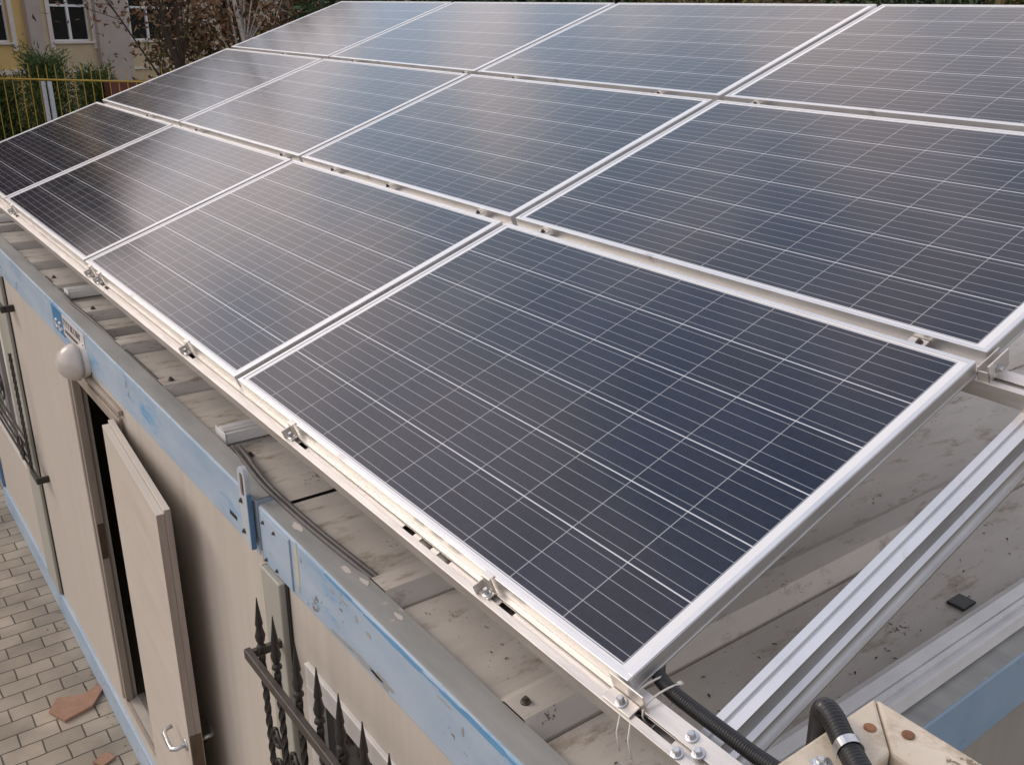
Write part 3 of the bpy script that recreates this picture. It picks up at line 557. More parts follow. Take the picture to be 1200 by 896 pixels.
# worn patches of bare metal on the near beam: thin flakes with an uneven outline
random.seed(4)
m = MB()
def flake(m, x, z, w, h, y, seed):
    rr = random.Random(seed); n = 22
    pts = []
    for k in range(n):
        t = 2 * PI * k / n; q = 0.65 + 0.5 * rr.random(); pts.append((x + w * q * math.cos(t), z + h * q * math.sin(t)))
    m.prism(pts, lambda p, q, t: (p, t, q), y, y - 0.0006)
for i, (x, z, w, h) in enumerate([(-0.90, -0.492, 0.10, 0.009), (-0.80, -0.490, 0.06, 0.014), (-1.02, -0.498, 0.06, 0.006), (-0.98, -0.372, 0.018, 0.004), (-0.92, -0.385, 0.008, 0.010), (-0.86, -0.395, 0.014, 0.007), (-1.05, -0.375, 0.01, 0.006), (-0.45, -0.395, 0.006, 0.012), (-0.52, -0.368, 0.03, 0.003)]): flake(m, x, z, w, h, YF - 0.0062, i)
m.build_each('bare_patch', EDGE, near)
m = MB(); flake(m, -1.265, -0.415, 0.014, 0.075, YF - 0.0062, 91); m.build('yellow_stain', mat('yellowed_paint', (0.52, 0.50, 0.36), (0.44, 0.44, 0.36), rough=0.6, scale=20), near)
m = MB()
for i, (x, z, w, h) in enumerate([(-1.0, -0.345, 0.12, 0.005), (-0.72, -0.348, 0.16, 0.008), (-0.40, -0.347, 0.22, 0.008), (-0.1, -0.35, 0.12, 0.007)]): flake(m, x, z, w, h, YF - 0.0062, i + 40)
m.build_each('touched_up_paint', BLUE_D if False else mat('bright_blue_touch_up', (0.13, 0.33, 0.56), (0.10, 0.27, 0.48), rough=0.5, scale=8), near)
m = MB(); rr = random.Random(9)
for x, y, r_ in ((-1.33, 0.012, 0.022), (-0.98, 0.03, 0.016), (-0.80, 0.025, 0.013), (-1.06, 0.02, 0.018)):
    n_ = 14; P_ = [(x + r_ * 1.5 * (0.6 + 0.6 * rr.random()) * math.cos(2 * PI * k / n_), y + r_ * 0.5 * (0.6 + 0.6 * rr.random()) * math.sin(2 * PI * k / n_)) for k in range(n_)]
    m.prism(P_, lambda p, q, t: (p, q, t), ZT + 0.0003, ZT + 0.0009)
m.build_each('paint_smear', TRIM, near)
# roof screws
def screw(x, y, z, label):
    m = MB(); m.lathe([(0.011, 0), (0.011, 0.003), (0.008, 0.006)], (x, y, z), (0, 0, 1), 14); m.bolt((x, y, z + 0.006), (0, 0, 1), 0.005, 0.004)
    return m
for par, pts in ((near, [(-0.375, 0.078, RT)]), (far, [(-1.90, 0.10, -0.362), (-2.63, 0.085, RT), (-3.76, 0.09, RT), (-4.6, 0.1, -0.362), (-2.3, 0.3, -0.362)])):
    for x, y, z in pts: screw(x, y, z, '').build('roof_screw', IRONB, par)
# ------------------------------------------------------------------ lamp and sign on the far cabin
lamp = thing('wall_lamp', 'round dusty white lamp on the cabin wall just under the sign', 'lamp', (-3.52, YF - 0.005, -0.60))
lz = -0.40; lx = -3.52
m = MB(); m.lathe([(0.075, 0), (0.075, 0.018), (0.062, 0.026)], (lx + 0.02, YF - 0.0042, lz - 0.075), (0, -1, 0), 24); m.build('lamp_base', WPLAST, lamp, smooth=False)
m = MB(); m.lathe([(0.072, 0.0)] + [(0.084 * math.cos(t), 0.012 + 0.082 * math.sin(t)) for t in [PI / 2 * k / 14 for k in range(14)]] + [(0.003, 0.094)], (lx + 0.02, YF - 0.030, lz - 0.075), (0, -1, 0), 28); m.build('lamp_globe', OPAL, lamp, smooth=True)
m = MB(); m.tube([(lx + 0.035, YF - 0.008, lz + 0.0), (lx + 0.035, YF - 0.012, ZB + 0.01)], 0.005, 8); m.build('supply_cable', RUST, lamp)
sign = thing('sign', 'small blue and white sign stuck on the blue roof beam', 'sign', (-3.77, YF - 0.005, -0.46))
SY = YF - 0.0045
m = MB(); m.box(-4.06, -3.855, SY - 0.003, SY, -0.466, -0.352); m.build('blue_field', SIGNB, sign)
m = MB(); m.box(-3.853, -3.462, SY - 0.003, SY, -0.452, -0.350); m.build('white_field', SIGNW, sign)
m = MB(); rr = random.Random(5); x = -3.835
while x < -3.52:      # row of heavy letter strokes, too worn to read, with a fainter line under it
    w = 0.012 + 0.008 * rr.random(); k = rr.randrange(3); y0, y1 = SY - 0.0042, SY - 0.0031
    m.box(x, x + 0.007, y0, y1, -0.398, -0.366)
    if k == 0: m.box(x + 0.0071, x + w, y0, y1, -0.373, -0.366); m.box(x + 0.0071, x + w, y0, y1, -0.398, -0.391)
    elif k == 1: m.box(x + 0.0071, x + w, y0, y1, -0.385, -0.379); m.box(x + w + 0.0001, x + w + 0.006, y0, y1, -0.398, -0.366)
    else: m.box(x + 0.0071, x + w + 0.004, y0, y1, -0.373, -0.366)
    x += w + 0.016
m.build('lettering', INK, sign)
m = MB(); x = -3.82
while x < -3.50:
    w = 0.008 + 0.012 * rr.random(); m.box(x, x + w, SY - 0.0042, SY - 0.0031, -0.432, -0.418); x += w + 0.006
m.build('small_lettering', CABLE, sign)
m = MB()
for i in range(2):
    cx = -3.985 + 0.07 * i
    m.tube([(cx + 0.022 * math.cos(t), SY - 0.0045, -0.428 + 0.020 * math.sin(t)) for t in [PI * (0.25 + 1.5 * k / 12) for k in range(13)]], 0.005, 6)
m.box(-3.90, -3.875, SY - 0.0045, SY - 0.0031, -0.436, -0.428)
m.build('emblem', SIGNW, sign)
# ------------------------------------------------------------------ wrought iron window grilles
def spear(m, x, y, z, tw=0.0):
    m.lathe([(0.0065, 0), (0.008, 0.008), (0.0145, 0.014), (0.0125, 0.022), (0.0075, 0.028), (0.012, 0.040), (0.0145, 0.055), (0.010, 0.075), (0.0085, 0.085), (0.011, 0.093), (0.0035, 0.155), (0.0012, 0.178)], (x, y, z), (0.02, 0, 1), 10)
def twisted(m, x, y, z0, z1, r=0.0085):
    n = max(6, int(abs(z1 - z0) / 0.012)); vs = []; o = len(m.v)
    for i in range(n + 1):
        z = z0 + (z1 - z0) * i / n
        for k in range(4):
            t = PI / 2 * k + i * 0.42; vs.append((x + r * 1.15 * math.cos(t), y + r * 1.15 * math.sin(t), z))
    fs = [(i * 4 + k, i * 4 + (k + 1) % 4, (i + 1) * 4 + (k + 1) % 4, (i + 1) * 4 + k) for i in range(n) for k in range(4)] + [(3, 2, 1, 0), (n * 4, n * 4 + 1, n * 4 + 2, n * 4 + 3)]
    m.add(vs, fs)
def scroll(m, x, y, z, r, sgn=1, a0=0.0, turns=1.4, flip=1):
    pts = []
    for k in range(30):
        t = k / 29; q = r * (1 - 0.75 * t); an = a0 + sgn * turns * 2 * PI * t
        pts.append((x + q * math.cos(an), y, z + flip * q * math.sin(an)))
    m.tube(pts, 0.006, 6)
gr = thing('window_grille', 'black wrought iron window grille with spear tips in front of the near cabin', 'grille', (-0.75, -0.12, -2.0))
GY = -0.12; xs = [-1.338, -1.230, -1.091, -0.966, -0.846, -0.726, -0.602, -0.48, -0.36, -0.24]
for x in xs:
    m = MB(); zz = -0.685; twisted(m, x, GY, -1.95, zz); spear(m, x, GY, zz); m.build('spear_bar', IRON, gr)
m = MB(); m.box(-1.405, -0.16, GY - 0.028, GY - 0.0085, -0.734, -0.702); m.build_each('cross_bar', IRONB, gr, bevel=0.003)
m = MB(); m.box(-1.405, -0.16, GY - 0.024, GY - 0.0085, -1.85, -1.82); m.build_each('cross_bar', IRONB, gr, bevel=0.003)
for i in range(len(xs) - 1):
    m = MB(); cx = (xs[i] + xs[i + 1]) / 2
    scroll(m, cx, GY, -0.95, 0.034, 1, PI * 0.5, 1.3); scroll(m, cx + 0.004, GY, -1.05, 0.034, -1, -PI * 0.5, 1.3); m.tube([(cx, GY, -0.916), (cx + 0.036, GY, -0.96), (cx + 0.037, GY, -1.03), (cx + 0.004, GY, -1.084)], 0.005, 6)
    m.build('scroll', IRON, gr, smooth=True)
m = MB(); m.box(-1.40, -1.385, GY - 0.008, YF - 0.0245, -0.732, -0.708); m.box(-0.20, -0.185, GY - 0.008, YF - 0.001, -0.732, -0.708); m.box(-1.40, -1.385, GY - 0.008, YF - 0.0245, -1.847, -1.823); m.build_each('wall_bracket', IRONB, gr)
g2 = thing('window_grille', 'black scrolled iron grille beside the post at the far left', 'grille', (-5.9, -0.12, -1.72))
G2 = -0.078
m = MB(); twisted(m, -5.31, G2, -1.71, -0.95, 0.009); m.build('twisted_bar', IRON, g2)
for z in (-1.70, -1.64, -1.57, -1.50):
    m = MB(); m.tube([(-6.95, G2 - 0.004, z - 0.004), (-5.315, G2 - 0.004, z)], 0.0075, 6); m.build_each('cross_bar', IRON, g2)
for x in (-6.95, -6.78, -6.62):
    m = MB(); twisted(m, x, G2, -1.70, -1.15, 0.008); m.build('twisted_bar', IRON, g2)
m = MB(); scroll(m, -5.48, G2 - 0.014, -1.60, 0.11, 1, PI, 1.6); m.build('scroll', IRON, g2, smooth=True); m = MB(); scroll(m, -5.86, G2 - 0.014, -1.30, 0.13, 1, PI, 1.6); m.build('scroll', IRON, g2, smooth=True)
m = MB(); m.box(-5.32, -5.12, G2 - 0.012, G2 + 0.008, -1.735, -1.695); m.box(-5.14, -5.12, G2 + 0.009, YF - 0.001, -1.735, -1.695); m.box(-5.36, -5.22, G2 - 0.012, G2 + 0.008, -0.68, -0.64); m.box(-5.24, -5.22, G2 + 0.009, YF - 0.001, -0.68, -0.64); m.box(-6.93, -6.9, G2 + .009, YF - .001, -1.7, -1.68); m.build_each('wall_bracket', IRON, g2, bevel=0.002)
# ------------------------------------------------------------------ loose things on and round the roof
def smooth_path(pts, n=8):
    P = [Vector(p) for p in pts]; P = [P[0] * 2 - P[1]] + P + [P[-1] * 2 - P[-2]]; out = []
    for i in range(1, len(P) - 2):
        for k in range(n):
            t = k / n; a, b, c, d_ = P[i - 1], P[i], P[i + 1], P[i + 2]
            out.append(0.5 * ((2 * b) + (c - a) * t + (2 * a - 5 * b + 4 * c - d_) * t * t + (3 * b - a - 3 * c + d_) * t ** 3))
    out.append(P[-2]); return out
m = MB(); p = smooth_path([(-1.98, 0.072, -0.351), (-1.80, 0.044, -0.328), (-1.62, 0.028, -0.326), (-1.45, 0.026, -0.325), (-1.28, 0.030, -0.325), (-1.10, 0.040, -0.326), (-0.98, 0.056, -0.338), (-0.90, 0.066, -0.352)], 8)
m.tube(p, 0.0065, 8); m.tube([q + Vector((0.012, 0.017, -0.004 if i > 8 else 0.001)) for i, q in enumerate(p)], 0.0075, 8)
tag(m.build('cable', CABLE, smooth=True), 'grey cables lying along the roof edge beside the lifting lug', 'cable')
m = MB(); p = smooth_path([(-4.60, 0.063, -0.352), (-4.25, 0.060, -0.345), (-4.02, 0.040, -0.327), (-3.90, 0.035, -0.326), (-3.72, 0.042, -0.326), (-3.45, 0.05, -0.332), (-3.1, 0.062, -0.35), (-2.6, 0.066, -0.353)], 8)
m.tube(p, 0.007, 8); tag(m.build('cable', CABLE, smooth=True), 'thin grey cable on the roof edge above the sign', 'cable')
def corrugated(path, r, pitch=0.0045):
    P = smooth_path(path, 60); m = MB(); pts = []; rs = []
    dist = 0; last = P[0]; acc = []
    for q in P: dist += (q - last).length; last = q; acc.append(dist)
    N_ = int(dist / pitch * 4); j = 0
    for i in range(N_ + 1):
        s = dist * i / N_
        while j < len(acc) - 2 and acc[j + 1] < s: j += 1
        t = (s - acc[j]) / max(1e-9, acc[j + 1] - acc[j]); pts.append(P[j].lerp(P[j + 1], min(1, max(0, t)))); rs.append(r * (1.0 if i % 4 < 2 else 0.88))
    m.tube(pts, rs, 16); return m
cpath = [PP(-0.55, 0.20, -0.12), PP(-0.22, 0.15, -0.10), PP(-0.06, 0.10, -0.075), PP(-0.018, 0.072, -0.052), PP(0.006, 0.055, -0.042), PP(0.045, 0.047, -0.0405), PP(0.10, 0.046, -0.0415), PP(0.20, 0.046, -0.042), PP(0.32, 0.05, -0.06), PP(0.40, 0.06, -0.25)]
tag(corrugated(cpath, 0.0125).build('conduit', RUBBER, smooth=True), 'black corrugated conduit tied along the near end of the lower rail', 'conduit')
m = MB()
for u in (0.012, 0.040):
    pts = [PP(u + 0.004 * math.sin(2 * t), 0.024 + 0.040 * math.cos(t), -0.046 + (0.022 if math.sin(t) > 0 else 0.034) * math.sin(t)) for t in [2 * PI * k / 24 for k in range(25)]]
    m.tube(pts, 0.0018, 6, cap=False)
m.tube([PP(0.010, -0.036, -0.036), PP(0.02, -0.058, -0.05), PP(0.032, -0.07, -0.075)], 0.0016, 5); m.tube([PP(0.034, -0.036, -0.036), PP(0.044, -0.056, -0.052), PP(0.058, -0.068, -0.075)], 0.0016, 5)
m.box(0, 0, 0, 0, 0, 0) if False else None
c_ = PP(0.043, 0.066, -0.04); m.obox(c_, (0.004, 0, 0), (0, 0.004, 0), (0, 0, 0.003))
tag(m.build('cable_tie', TIE, smooth=True), 'pale nylon ties holding the black conduit to the rail', 'cable tie')
pad = MB(); pad.box(-0.078, -0.030, 1.155, 1.215, -0.3615, -0.354); tag(pad.build('rubber_pad', BLACKP, bevel=0.003), 'small black square pad on the roof beside the level rail', 'pad')
# cream painted cupboard top with mitred frame beside the near end
box = thing('cupboard', 'cream painted wooden frame corner with rusty screws in the lower right foreground', 'cupboard', (0.90, -0.50, GZ))
bx0, by1, bz = 0.556, -0.246, 0.45; bx1, by0 = 1.20, -0.80; fw = 0.046
m = MB()
def mitre(m, pts, z0, z1): m.prism(pts, lambda p, q, t: (p, q, t), z0, z1)
g_ = 0.0005
mitre(m, [(bx0, by1 - g_), (bx0 + fw, by1 - fw - g_), (bx0 + fw, by0 + fw), (bx0, by0)], bz - 0.03, bz)
mitre(m, [(bx1, by0), (bx0 + g_, by0), (bx0 + fw + g_, by0 + fw), (bx1 - fw, by0 + fw)], bz - 0.03, bz)
m.build('frame_board', CREAM, box, bevel=0.0035)
m = MB(); mitre(m, [(bx0 + g_, by1), (bx1, by1), (bx1 - fw, by1 - fw), (bx0 + fw + g_, by1 - fw)], bz - 0.03, bz - 0.0006); mitre(m, [(bx1, by1 - g_), (bx1, by0 + g_), (bx1 - fw, by0 + fw + g_), (bx1 - fw, by1 - fw - g_)], bz - 0.03, bz - 0.0006)
m.build('frame_board', CREAM, box, bevel=0.0035)
m = MB(); q = fw + 0.002; m.box(bx0 + q, bx1 - q, by0 + q, by1 - q, bz - 0.028, bz - 0.010); m.build('inset_panel', CREAM, box, bevel=0.005)
m = MB(); m.box(bx0 + 0.012, bx1 - 0.012, by0 + 0.012, by1 - 0.012, GZ, bz - 0.031); m.build('carcass', CREAM, box)
for x, y in ((0.5765, -0.283), (0.600, -0.2655)):
    m = MB(); m.lathe([(0.0052, 0.0), (0.0052, 0.0008), (0.004, 0.0014)], (x, y, bz), (0, 0, 1), 14); m.build('rusty_screw', RUST, box)
cp2 = [(0.5435, -0.27, 0.20), (0.5435, -0.297, 0.36), (0.5432, -0.301, 0.435), (0.547, -0.305, 0.459), (0.560, -0.3125, 0.4645), (0.580, -0.325, 0.4628), (0.602, -0.3385, 0.4626), (0.64, -0.363, 0.4626), (0.70, -0.41, 0.4626)]
cd2 = corrugated(cp2, 0.0098, 0.0034).build('conduit', RUBBER, smooth=True); tag(cd2, 'short black corrugated conduit bent over the cream wooden frame', 'conduit')
cl = thing('pipe_clip', 'shiny metal clip holding the black conduit on the cream frame', 'clip', (0.588, -0.332, bz))
dv = Vector((0.022, -0.0135, 0)).normalized(); pv = Vector((-dv.y, dv.x, 0)); c0 = Vector((0.5885, -0.3302, 0.4628))
m = MB(); n_ = 18
arc = [(0.0108 * math.cos(t), 0.0108 * math.sin(t)) for t in [-0.4 + (PI + 0.8) * k / n_ for k in range(n_ + 1)]]
for k in range(n_):
    (a1, b1), (a2, b2) = arc[k], arc[k + 1]
    vs = []
    for s_ in (-0.0042, 0.0042):
        for sc in (1.0, 1.06):
            for a_, b_ in ((a1, b1), (a2, b2)): vs.append(c0 + dv * s_ + pv * (a_ * sc) + Vector((0, 0, b_ * sc)))
    m.add(vs, [(0, 1, 3, 2), (4, 6, 7, 5), (2, 3, 7, 6), (0, 4, 5, 1), (0, 2, 6, 4), (1, 5, 7, 3)])
fl = c0 - pv * 0.020 + Vector((0, 0, -0.0127)); m.obox(fl, dv * 0.006, pv * 0.008, (0, 0, 0.0008)); m.build('strap', STEEL, cl)
m = MB(); m.bolt(fl + Vector((0, 0, 0.0009)) - pv * 0.001, (0, 0, 1), 0.0034, 0.0012); m.build('screw', STEEL, cl)
# roof tile shard and leaf litter on the paving
m = MB(); P_ = [(-4.50, -0.335), (-4.36, -0.28), (-4.40, -0.12), (-4.52, -0.03), (-4.585, -0.045), (-4.54, -0.14), (-4.60, -0.27)]
m.prism(P_, lambda p, q, t: (p, q, t + 0.03 * max(0, (q + 0.2))), GZ + 0.001, GZ + 0.022); tag(m.build('tile_shard', TERRA, bevel=0.003), 'broken terracotta tile piece lying on the paving by the wall', 'tile')
m = MB(); m.prism([(-3.93, -0.24), (-3.86, -0.20), (-3.89, -0.13), (-3.96, -0.15)], lambda p, q, t: (p, q, t), GZ + 0.001, GZ + 0.014); tag(m.build('tile_shard', TERRA, bevel=0.002), 'smaller orange tile chip on the paving near the door', 'tile')
rr = random.Random(8); m = MB()
for i in range(40):
    x = -5.6 + 2.2 * rr.random(); y = -0.045 - 0.12 * rr.random() ** 2; s = 0.004 + 0.007 * rr.random(); a = rr.random() * 3; dx, dy = s * math.cos(a), s * math.sin(a)
    m.add([(x - dx, y - dy, GZ + 0.002), (x + dy * .5, y - dx * .5, GZ + 0.006), (x + dx, y + dy, GZ + 0.002), (x - dy * .5, y + dx * .5, GZ + 0.004)], [(0, 1, 2, 3)])
tag(m.build('leaf_litter', LEAFB), kind='stuff')
# debris specks on the roof, thin dead leaves
m = MB()
for i in range(520):
    x = -0.85 + 0.9 * rr.random(); y = 0.10 + 1.5 * rr.random() ** 1.3
    if abs(x + 0.37) < 0.12 or x > 0.02: continue
    s = 0.002 + 0.006 * rr.random() ** 2; a = rr.random() * 3; dx, dy = s * math.cos(a), s * math.sin(a)
    m.add([(x - dx, y - dy, -0.3610), (x + dy * .35, y - dx * .35, -0.3585), (x + dx, y + dy, -0.3610), (x - dy * .35, y + dx * .35, -0.3595)], [(0, 1, 2, 3)])
tag(m.build('roof_debris', mat('dark_litter', (0.06, 0.045, 0.033), (0.03, 0.024, 0.018), rough=0.9)), kind='stuff')
# ------------------------------------------------------------------ yellow fence beyond the cabins
FA, FB = Vector((-20.487, 2.553, 0)), Vector((-18.719, 4.838, 0)); fd = (FB - FA).normalized(); FZ = -0.33
fence = thing('fence', 'yellow metal railing with thin upright bars beyond the cabins', 'fence', (FA.x, FA.y, GZ))
m = MB(); a, b = FA - fd * 9, FB + fd * 5; m.tube([(a.x, a.y, FZ), (b.x, b.y, FZ)], 0.018, 8); m.build('top_rail', YELLOWF, fence)
m = MB(); m.tube([(a.x, a.y, GZ + 0.25), (b.x, b.y, GZ + 0.25)], 0.024, 8); m.build('bottom_rail', YELLOWF, fence)
Lf = (b - a).length; k = 0; nb = 0
while k * 0.165 < Lf and nb < 99:
    q = a + fd * (k * 0.165); k += 1; nb += 1
    m = MB(); m.tube([(q.x, q.y, GZ + 0.15), (q.x, q.y, FZ + 0.20 + 0.02 * (k % 3)), (q.x, q.y, FZ + 0.25 + 0.02 * (k % 3))], [0.0085, 0.0085, 0.003], 6); m.build('bar', YELLOWF, fence)
for s in (0.80, 0.92, 4.3, 4.42, -2.6, -2.72, -6.0, -6.12):
    q = FA + fd * s; m = MB(); m.box(q.x - 0.035, q.x + 0.035, q.y - 0.035, q.y + 0.035, GZ, FZ - 0.03); m.build('post', POSTW, fence)
# ------------------------------------------------------------------ building
BA = Vector((-32.695, 4.684, 0)); bt = Vector((-0.506, 0.862, 0)).normalized(); bn = Vector((bt.y, -bt.x, 0))
def F(s, d, z): q = BA + bt * s + bn * d; return (q.x, q.y, z)
def fbox(m, s0, s1, d0, d1, z0, z1, mi=0):
    m.add([F(s, d_, z) for s in (s0, s1) for d_ in (d0, d1) for z in (z0, z1)], [(0, 1, 3, 2), (4, 6, 7, 5), (0, 4, 5, 1), (2, 3, 7, 6), (0, 2, 6, 4), (1, 5, 7, 3)], mi)
bld = thing('building', 'yellow and beige school-like building with white windows behind the fence', 'building', F(8, -5, GZ))
SL, SR, BT = -26.0, 42.0, 8.0
wins = [(-1.45, 0.42), (1.92, 3.43), (5.12, 7.72), (9.6, 11.3), (13.2, 14.9), (16.8, 18.5), (20.4, 22.1), (24.0, 25.7), (27.6, 29.3), (31.2, 32.9), (34.8, 36.5), (38.4, 40.1), (-5.2, -3.4), (-9.0, -7.2), (-12.8, -11.0), (-16.6, -14.8), (-20.4, -18.6)]
levels = [(-0.07, 1.75), (3.0, 4.7), (6.0, 7.3)]
def fwall(m, s0, s1, z0, z1, holes, mi=0):
    xs = sorted({s0, s1, *[h[0] for h in holes if s0 < h[0] < s1], *[h[1] for h in holes if s0 < h[1] < s1]})
    for a, b in zip(xs[:-1], xs[1:]):
        hs = sorted([h for h in holes if h[0] <= a + 1e-6 and h[1] >= b - 1e-6], key=lambda h: h[2]); z = z0
        for h in hs: fbox(m, a, b, -0.35, 0, z, h[2], mi); z = h[3]
        fbox(m, a, b, -0.35, 0, z, z1, mi)
holes = [(a, b, z0, z1) for a, b in wins for z0, z1 in levels]
m = MB(); fwall(m, SL, 0.95, GZ, BT, holes, 0); fwall(m, 0.951, SR, GZ, BT, holes, 1); fbox(m, SL, SR, -10, -0.6, GZ, BT - 0.02, 2); m.build('facade', [FACY, FACB, DARK], bld)
for s0, s1 in ((0.95, 1.45), (3.56, 4.90), (8.2, 9.0)):
    m = MB(); fbox(m, s0, s1, 0.001, 0.16, GZ, BT - 0.1); m.build('pilaster', PIL, bld)
m = MB(); fbox(m, SL, 0.70, 0.0012, 0.06, -0.98, -0.84); m.build('string_course', TRIM, bld)
m = MB(); fbox(m, 1.46, 3.55, 0.0012, 0.06, -1.0, -0.92); fbox(m, 4.91, SR, 0.0012, 0.06, -1.0, -0.92); m.build('string_course', TRIM, bld)
for a, b in wins:
    for z0, z1 in levels:
        m = MB(); t = 0.055
        fbox(m, a, b, -0.16, -0.09, z0, z0 + t); fbox(m, a, b, -0.16, -0.09, z1 - t, z1); fbox(m, a, a + t, -0.16, -0.09, z0 + t, z1 - t); fbox(m, b - t, b, -0.16, -0.09, z0 + t, z1 - t)
        n_ = 2 if b - a < 2 else 3
        for k in range(1, n_): c = a + (b - a) * k / n_; fbox(m, c - 0.05, c + 0.05, -0.155, -0.085, z0 + t, z1 - t)
        fbox(m, a + t, b - t, -0.152, -0.088, z0 + 1.02, z0 + 1.09)
        w = sub(m.build('window', WFR, bld), bld)
        m = MB(); fbox(m, a + 0.01, b - 0.01, -0.14, -0.13, z0 + 0.01, z1 - 0.01); m.build('pane', GLASS, w)
        m = MB(); fbox(m, a - 0.16, a - 0.002, 0.001, 0.035, z0 - 0.24, z1 + 0.1); fbox(m, b + 0.002, b + 0.16, 0.001, 0.035, z0 - 0.24, z1 + 0.1); fbox(m, a - 0.05, b + 0.05, 0.036, 0.09, z0 - 0.06, z0); m.build('trim', TRIM, w)
m = MB(); m.prism([(0.5, BT), (-5, BT + 1.2), (-10.5, BT), (-10.5, BT - 0.15), (0.5, BT - 0.15)], lambda p, q, t: F(t, p, q), SL - 0.4, SR + 0.4); m.build('roof', ROOFT, bld)
# low red wall behind the fence
tag(MB().box(-22.0, -21.4, 4.75, 5.6, GZ, -0.50).build('low_wall', REDW), 'dark red low block behind the yellow fence', 'wall')
# ------------------------------------------------------------------ trees
def leaf_quad(m, p, s, rr, up=None, elong=1.0):
    d_ = Vector((rr.gauss(0, 1), rr.gauss(0, 1), rr.gauss(0, 1))).normalized() if up is None else up
    a = d_.orthogonal().normalized(); b = d_.cross(a)
    t = rr.random() * 6.28; a, b = a * math.cos(t) + b * math.sin(t), b * math.cos(t) - a * math.sin(t)
    fold = d_ * s * 0.25
    m.add([p - a * s * elong, p - b * s * 0.45 + fold, p + a * s * elong, p + b * s * 0.45 + fold], [(0, 1, 2), (0, 2, 3)])
def tree(name, label, cat, base, trunk_top, crown_c, crown_r, leafm, barkm, n_cl, n_leaf, ls, seed, tr=0.16, group=None, bare=0):
    rr = random.Random(seed); root = thing(name, label, cat, base, group)
    b = Vector(base); t = Vector(trunk_top); cc = Vector(crown_c); cr_ = Vector(crown_r)
    m = MB(); pts = [b.lerp(t, k / 6) + Vector((rr.gauss(0, .05), rr.gauss(0, .05), 0)) * (k > 0) for k in range(7)]
    m.tube(pts, [tr * (1 - 0.55 * k / 6) for k in range(7)], 9)
    cl = []
    for i in range(n_cl):
        while True:
            q = Vector((rr.uniform(-1, 1), rr.uniform(-1, 1), rr.uniform(-1, 1)))
            if 0.15 < q.length < 1: break
        q = q.normalized() * q.length ** 0.6
        cl.append(cc + Vector((q.x * cr_.x, q.y * cr_.y, q.z * cr_.z)))
    for i, c in enumerate(cl):
        if i % 2 == 0:
            s = pts[rr.randrange(2, 7)]; mid = s.lerp(c, 0.5) + Vector((rr.gauss(0, .2), rr.gauss(0, .2), rr.uniform(0, .3)))
            m.tube([s, mid, c], [tr * 0.28, tr * 0.16, tr * 0.05], 5)
            for _ in range(bare):
                e_ = c + Vector((rr.gauss(0, .6), rr.gauss(0, .6), rr.gauss(0, .6))); m.tube([mid, mid.lerp(e_, .6) + Vector((rr.gauss(0, .1), rr.gauss(0, .1), rr.gauss(0, .1))), e_], [tr * .07, tr * .05, tr * .025], 4)
    m.build('trunk', barkm, root)
    m = MB(); rad = (cr_.x * cr_.y * cr_.z) ** (1 / 3) * 0.30
    for c in cl:
        k_ = rad * (0.6 + 0.8 * rr.random())
        for _ in range(int(n_leaf * (0.5 + rr.random()))):
            q = Vector((rr.gauss(0, .5), rr.gauss(0, .5), rr.gauss(0, .42))) * k_
            leaf_quad(m, c + q, ls * (0.6 + 0.8 * rr.random()), rr)
    m.build('crown', leafm, root)
def conifer(name, label, x, y, h, r, seed, group):
    rr = random.Random(seed); root = thing(name, label, 'conifer', (x, y, GZ), group)
    m = MB(); m.tube([(x, y, GZ), (x, y, GZ + h * 0.9)], [0.08, 0.02], 7); m.build('trunk', BARK, root)
    m = MB()
    for i in range(760):
        t = rr.random() ** 0.8; z = GZ + h * (0.05 + 0.8 * t); an = rr.random() * 6.28; lean = 0.55 + 0.35 * rr.random()
        L_ = r * (1.15 - 0.55 * t) * (0.6 + 0.6 * rr.random()); dir_ = Vector((math.cos(an) * lean, math.sin(an) * lean, 0.75)).normalized()
        s = Vector((x, y, z)); 
        for k in range(12):
            u = k / 11; p_ = s + dir_ * L_ * u + Vector((rr.gauss(0, .03), rr.gauss(0, .03), rr.gauss(0, .03)))
            dd = (dir_ + Vector((rr.gauss(0, .45), rr.gauss(0, .45), rr.gauss(0, .3)))).normalized(); w = dd.orthogonal().normalized(); q = rr.random() * 6.28
            w = (w * math.cos(q) + dd.cross(w) * math.sin(q)) * 0.016; ln = 0.16 * (1.1 - 0.5 * u)
            m.add([p_ - w, p_ + w, p_ + dd * ln], [(0, 1, 2)])
    m.build('crown', LEAFC, root)
TG = 'trees round the yellow building'
tree('leafy_tree', 'leaning tree with dry brown leaves and dark trunk before the beige windows', 'tree', (-20.3, 6.1, GZ), (-21.5, 5.9, 2.2), (-21.4, 5.7, 2.9), (2.2, 1.85, 3.6), LEAFB, BARK, 54, 52, 0.07, 11, 0.11, TG, bare=2)
tree('birch_tree', 'birch with white trunk and rusty brown leaves right of the leaning tree', 'tree', (-20.0, 7.13, GZ), (-20.3, 7.1, 3.4), (-21.6, 8.3, 2.7), (1.9, 1.6, 3.5), LEAFB, BIRCH, 80, 120, 0.075, 12, 0.07, TG, bare=1)
tree('leafy_tree', 'olive brown bushy tree low behind the far corner of the panels', 'tree', (-22.5, 7.2, GZ), (-22.5, 7.2, 0.2), (-22.4, 7.1, -0.6), (1.5, 1.2, 1.3), LEAFO, BARK, 40, 80, 0.07, 13, 0.11, TG)
tree('leafy_tree', 'dark green leafy tree beside the birch at the top left corner of the array', 'tree', (-19.0, 9.3, GZ), (-19.0, 9.3, 1.0), (-19.0, 9.3, 0.9), (1.5, 1.2, 1.5), LEAFG, BARK, 44, 90, 0.075, 14, 0.13, TG)
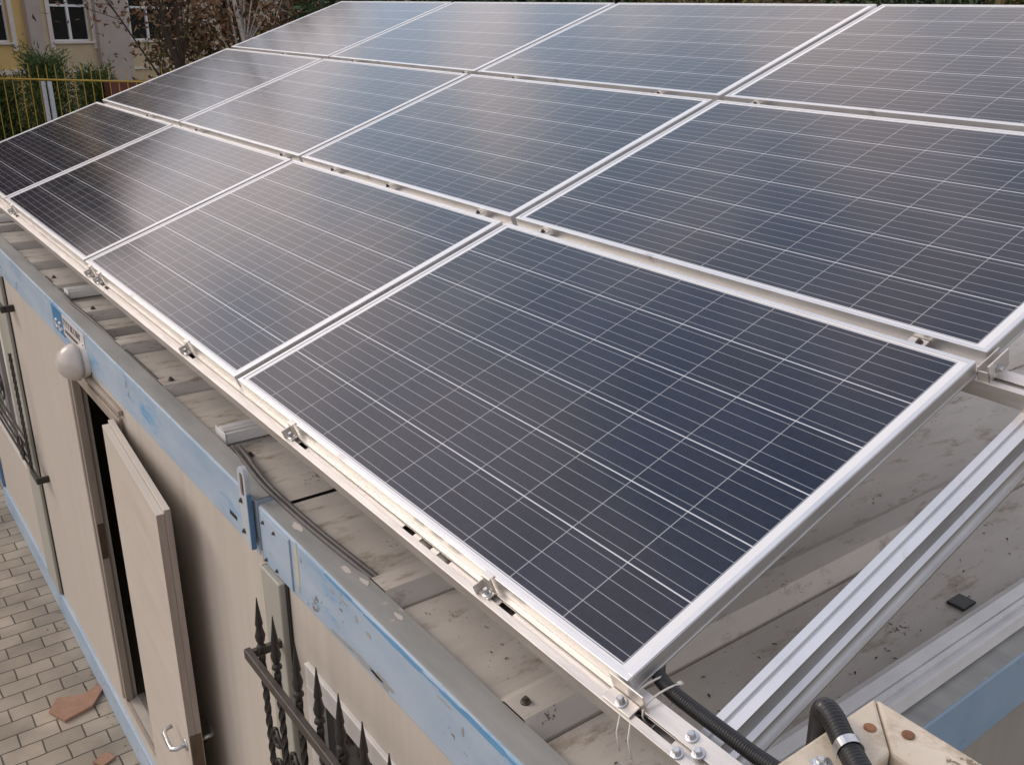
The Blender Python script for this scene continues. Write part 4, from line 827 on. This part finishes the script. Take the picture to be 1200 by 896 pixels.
# trees standing left of the picture that the panels mirror
tree('leafy_tree', 'tall brown leaved tree at the left of the yellow building', 'tree', (-20.5, -1.4, GZ), (-20.5, -1.2, 2.5), (-20.5, -1.2, 2.3), (1.9, 1.8, 3.4), LEAFB, BARK, 80, 120, 0.10, 15, 0.2, TG)
tree('leafy_tree', 'tall olive leaved tree at the left of the yellow building', 'tree', (-24.0, 0.9, GZ), (-24.0, 0.9, 2.5), (-24, 0.9, 2.8), (1.9, 1.3, 3.8), LEAFO, BARK, 80, 110, 0.10, 16, 0.2, TG)
for i, (x, y, h, r, lab) in enumerate([(-24.4, 3.1, 2.35, 0.95, 'dark green conifer at the left edge behind the yellow fence'), (-23.6, 3.95, 3.05, 1.0, 'tallest spiky green conifer behind the yellow fence below the pilaster'), (-22.7, 4.75, 2.75, 0.8, 'green conifer behind the yellow fence right of the pale posts'), (-24.3, 2.1, 2.4, 1.0, 'green conifer beyond the left picture edge')]):
    conifer('conifer', lab, x, y, h, r, 20 + i, 'conifers behind the yellow fence')
far_t = [(-22, 16.5, LEAFG, 2.6), (-20, 21.5, LEAFO, 2.5), (-17, 25.5, LEAFG, 2.4), (-13, 29.0, LEAFO, 2.6), (-8.5, 31.5, LEAFG, 2.6), (-3.5, 33.5, LEAFB, 2.6), (2, 35, LEAFG, 2.5)]
labs = ['green tree', 'olive tree', 'dark green tree', 'olive brown tree', 'deep green tree', 'brown leaved tree', 'green tree']
where = ['above the topmost row second panel from the left', 'above the topmost row between second and third panels', 'above the gap right of the third panel', 'above the left part of the right end panel', 'above the middle of the right end panel', 'above the right picture edge', 'beyond the right picture edge']
for i, (x, y, lm, top) in enumerate(far_t):
    tree('leafy_tree', 'far %s just showing %s' % (labs[i], where[i]), 'tree', (x, y, GZ), (x, y, 0.8), (x, y, 0.3), (3.1, 3.1, top), lm, BARK, 80, 110, 0.15, 40 + i, 0.15, 'far trees beyond the array')
for o in list(bpy.data.objects):
    for k in ('_abs', '_sub'):
        if k in o: del o[k]
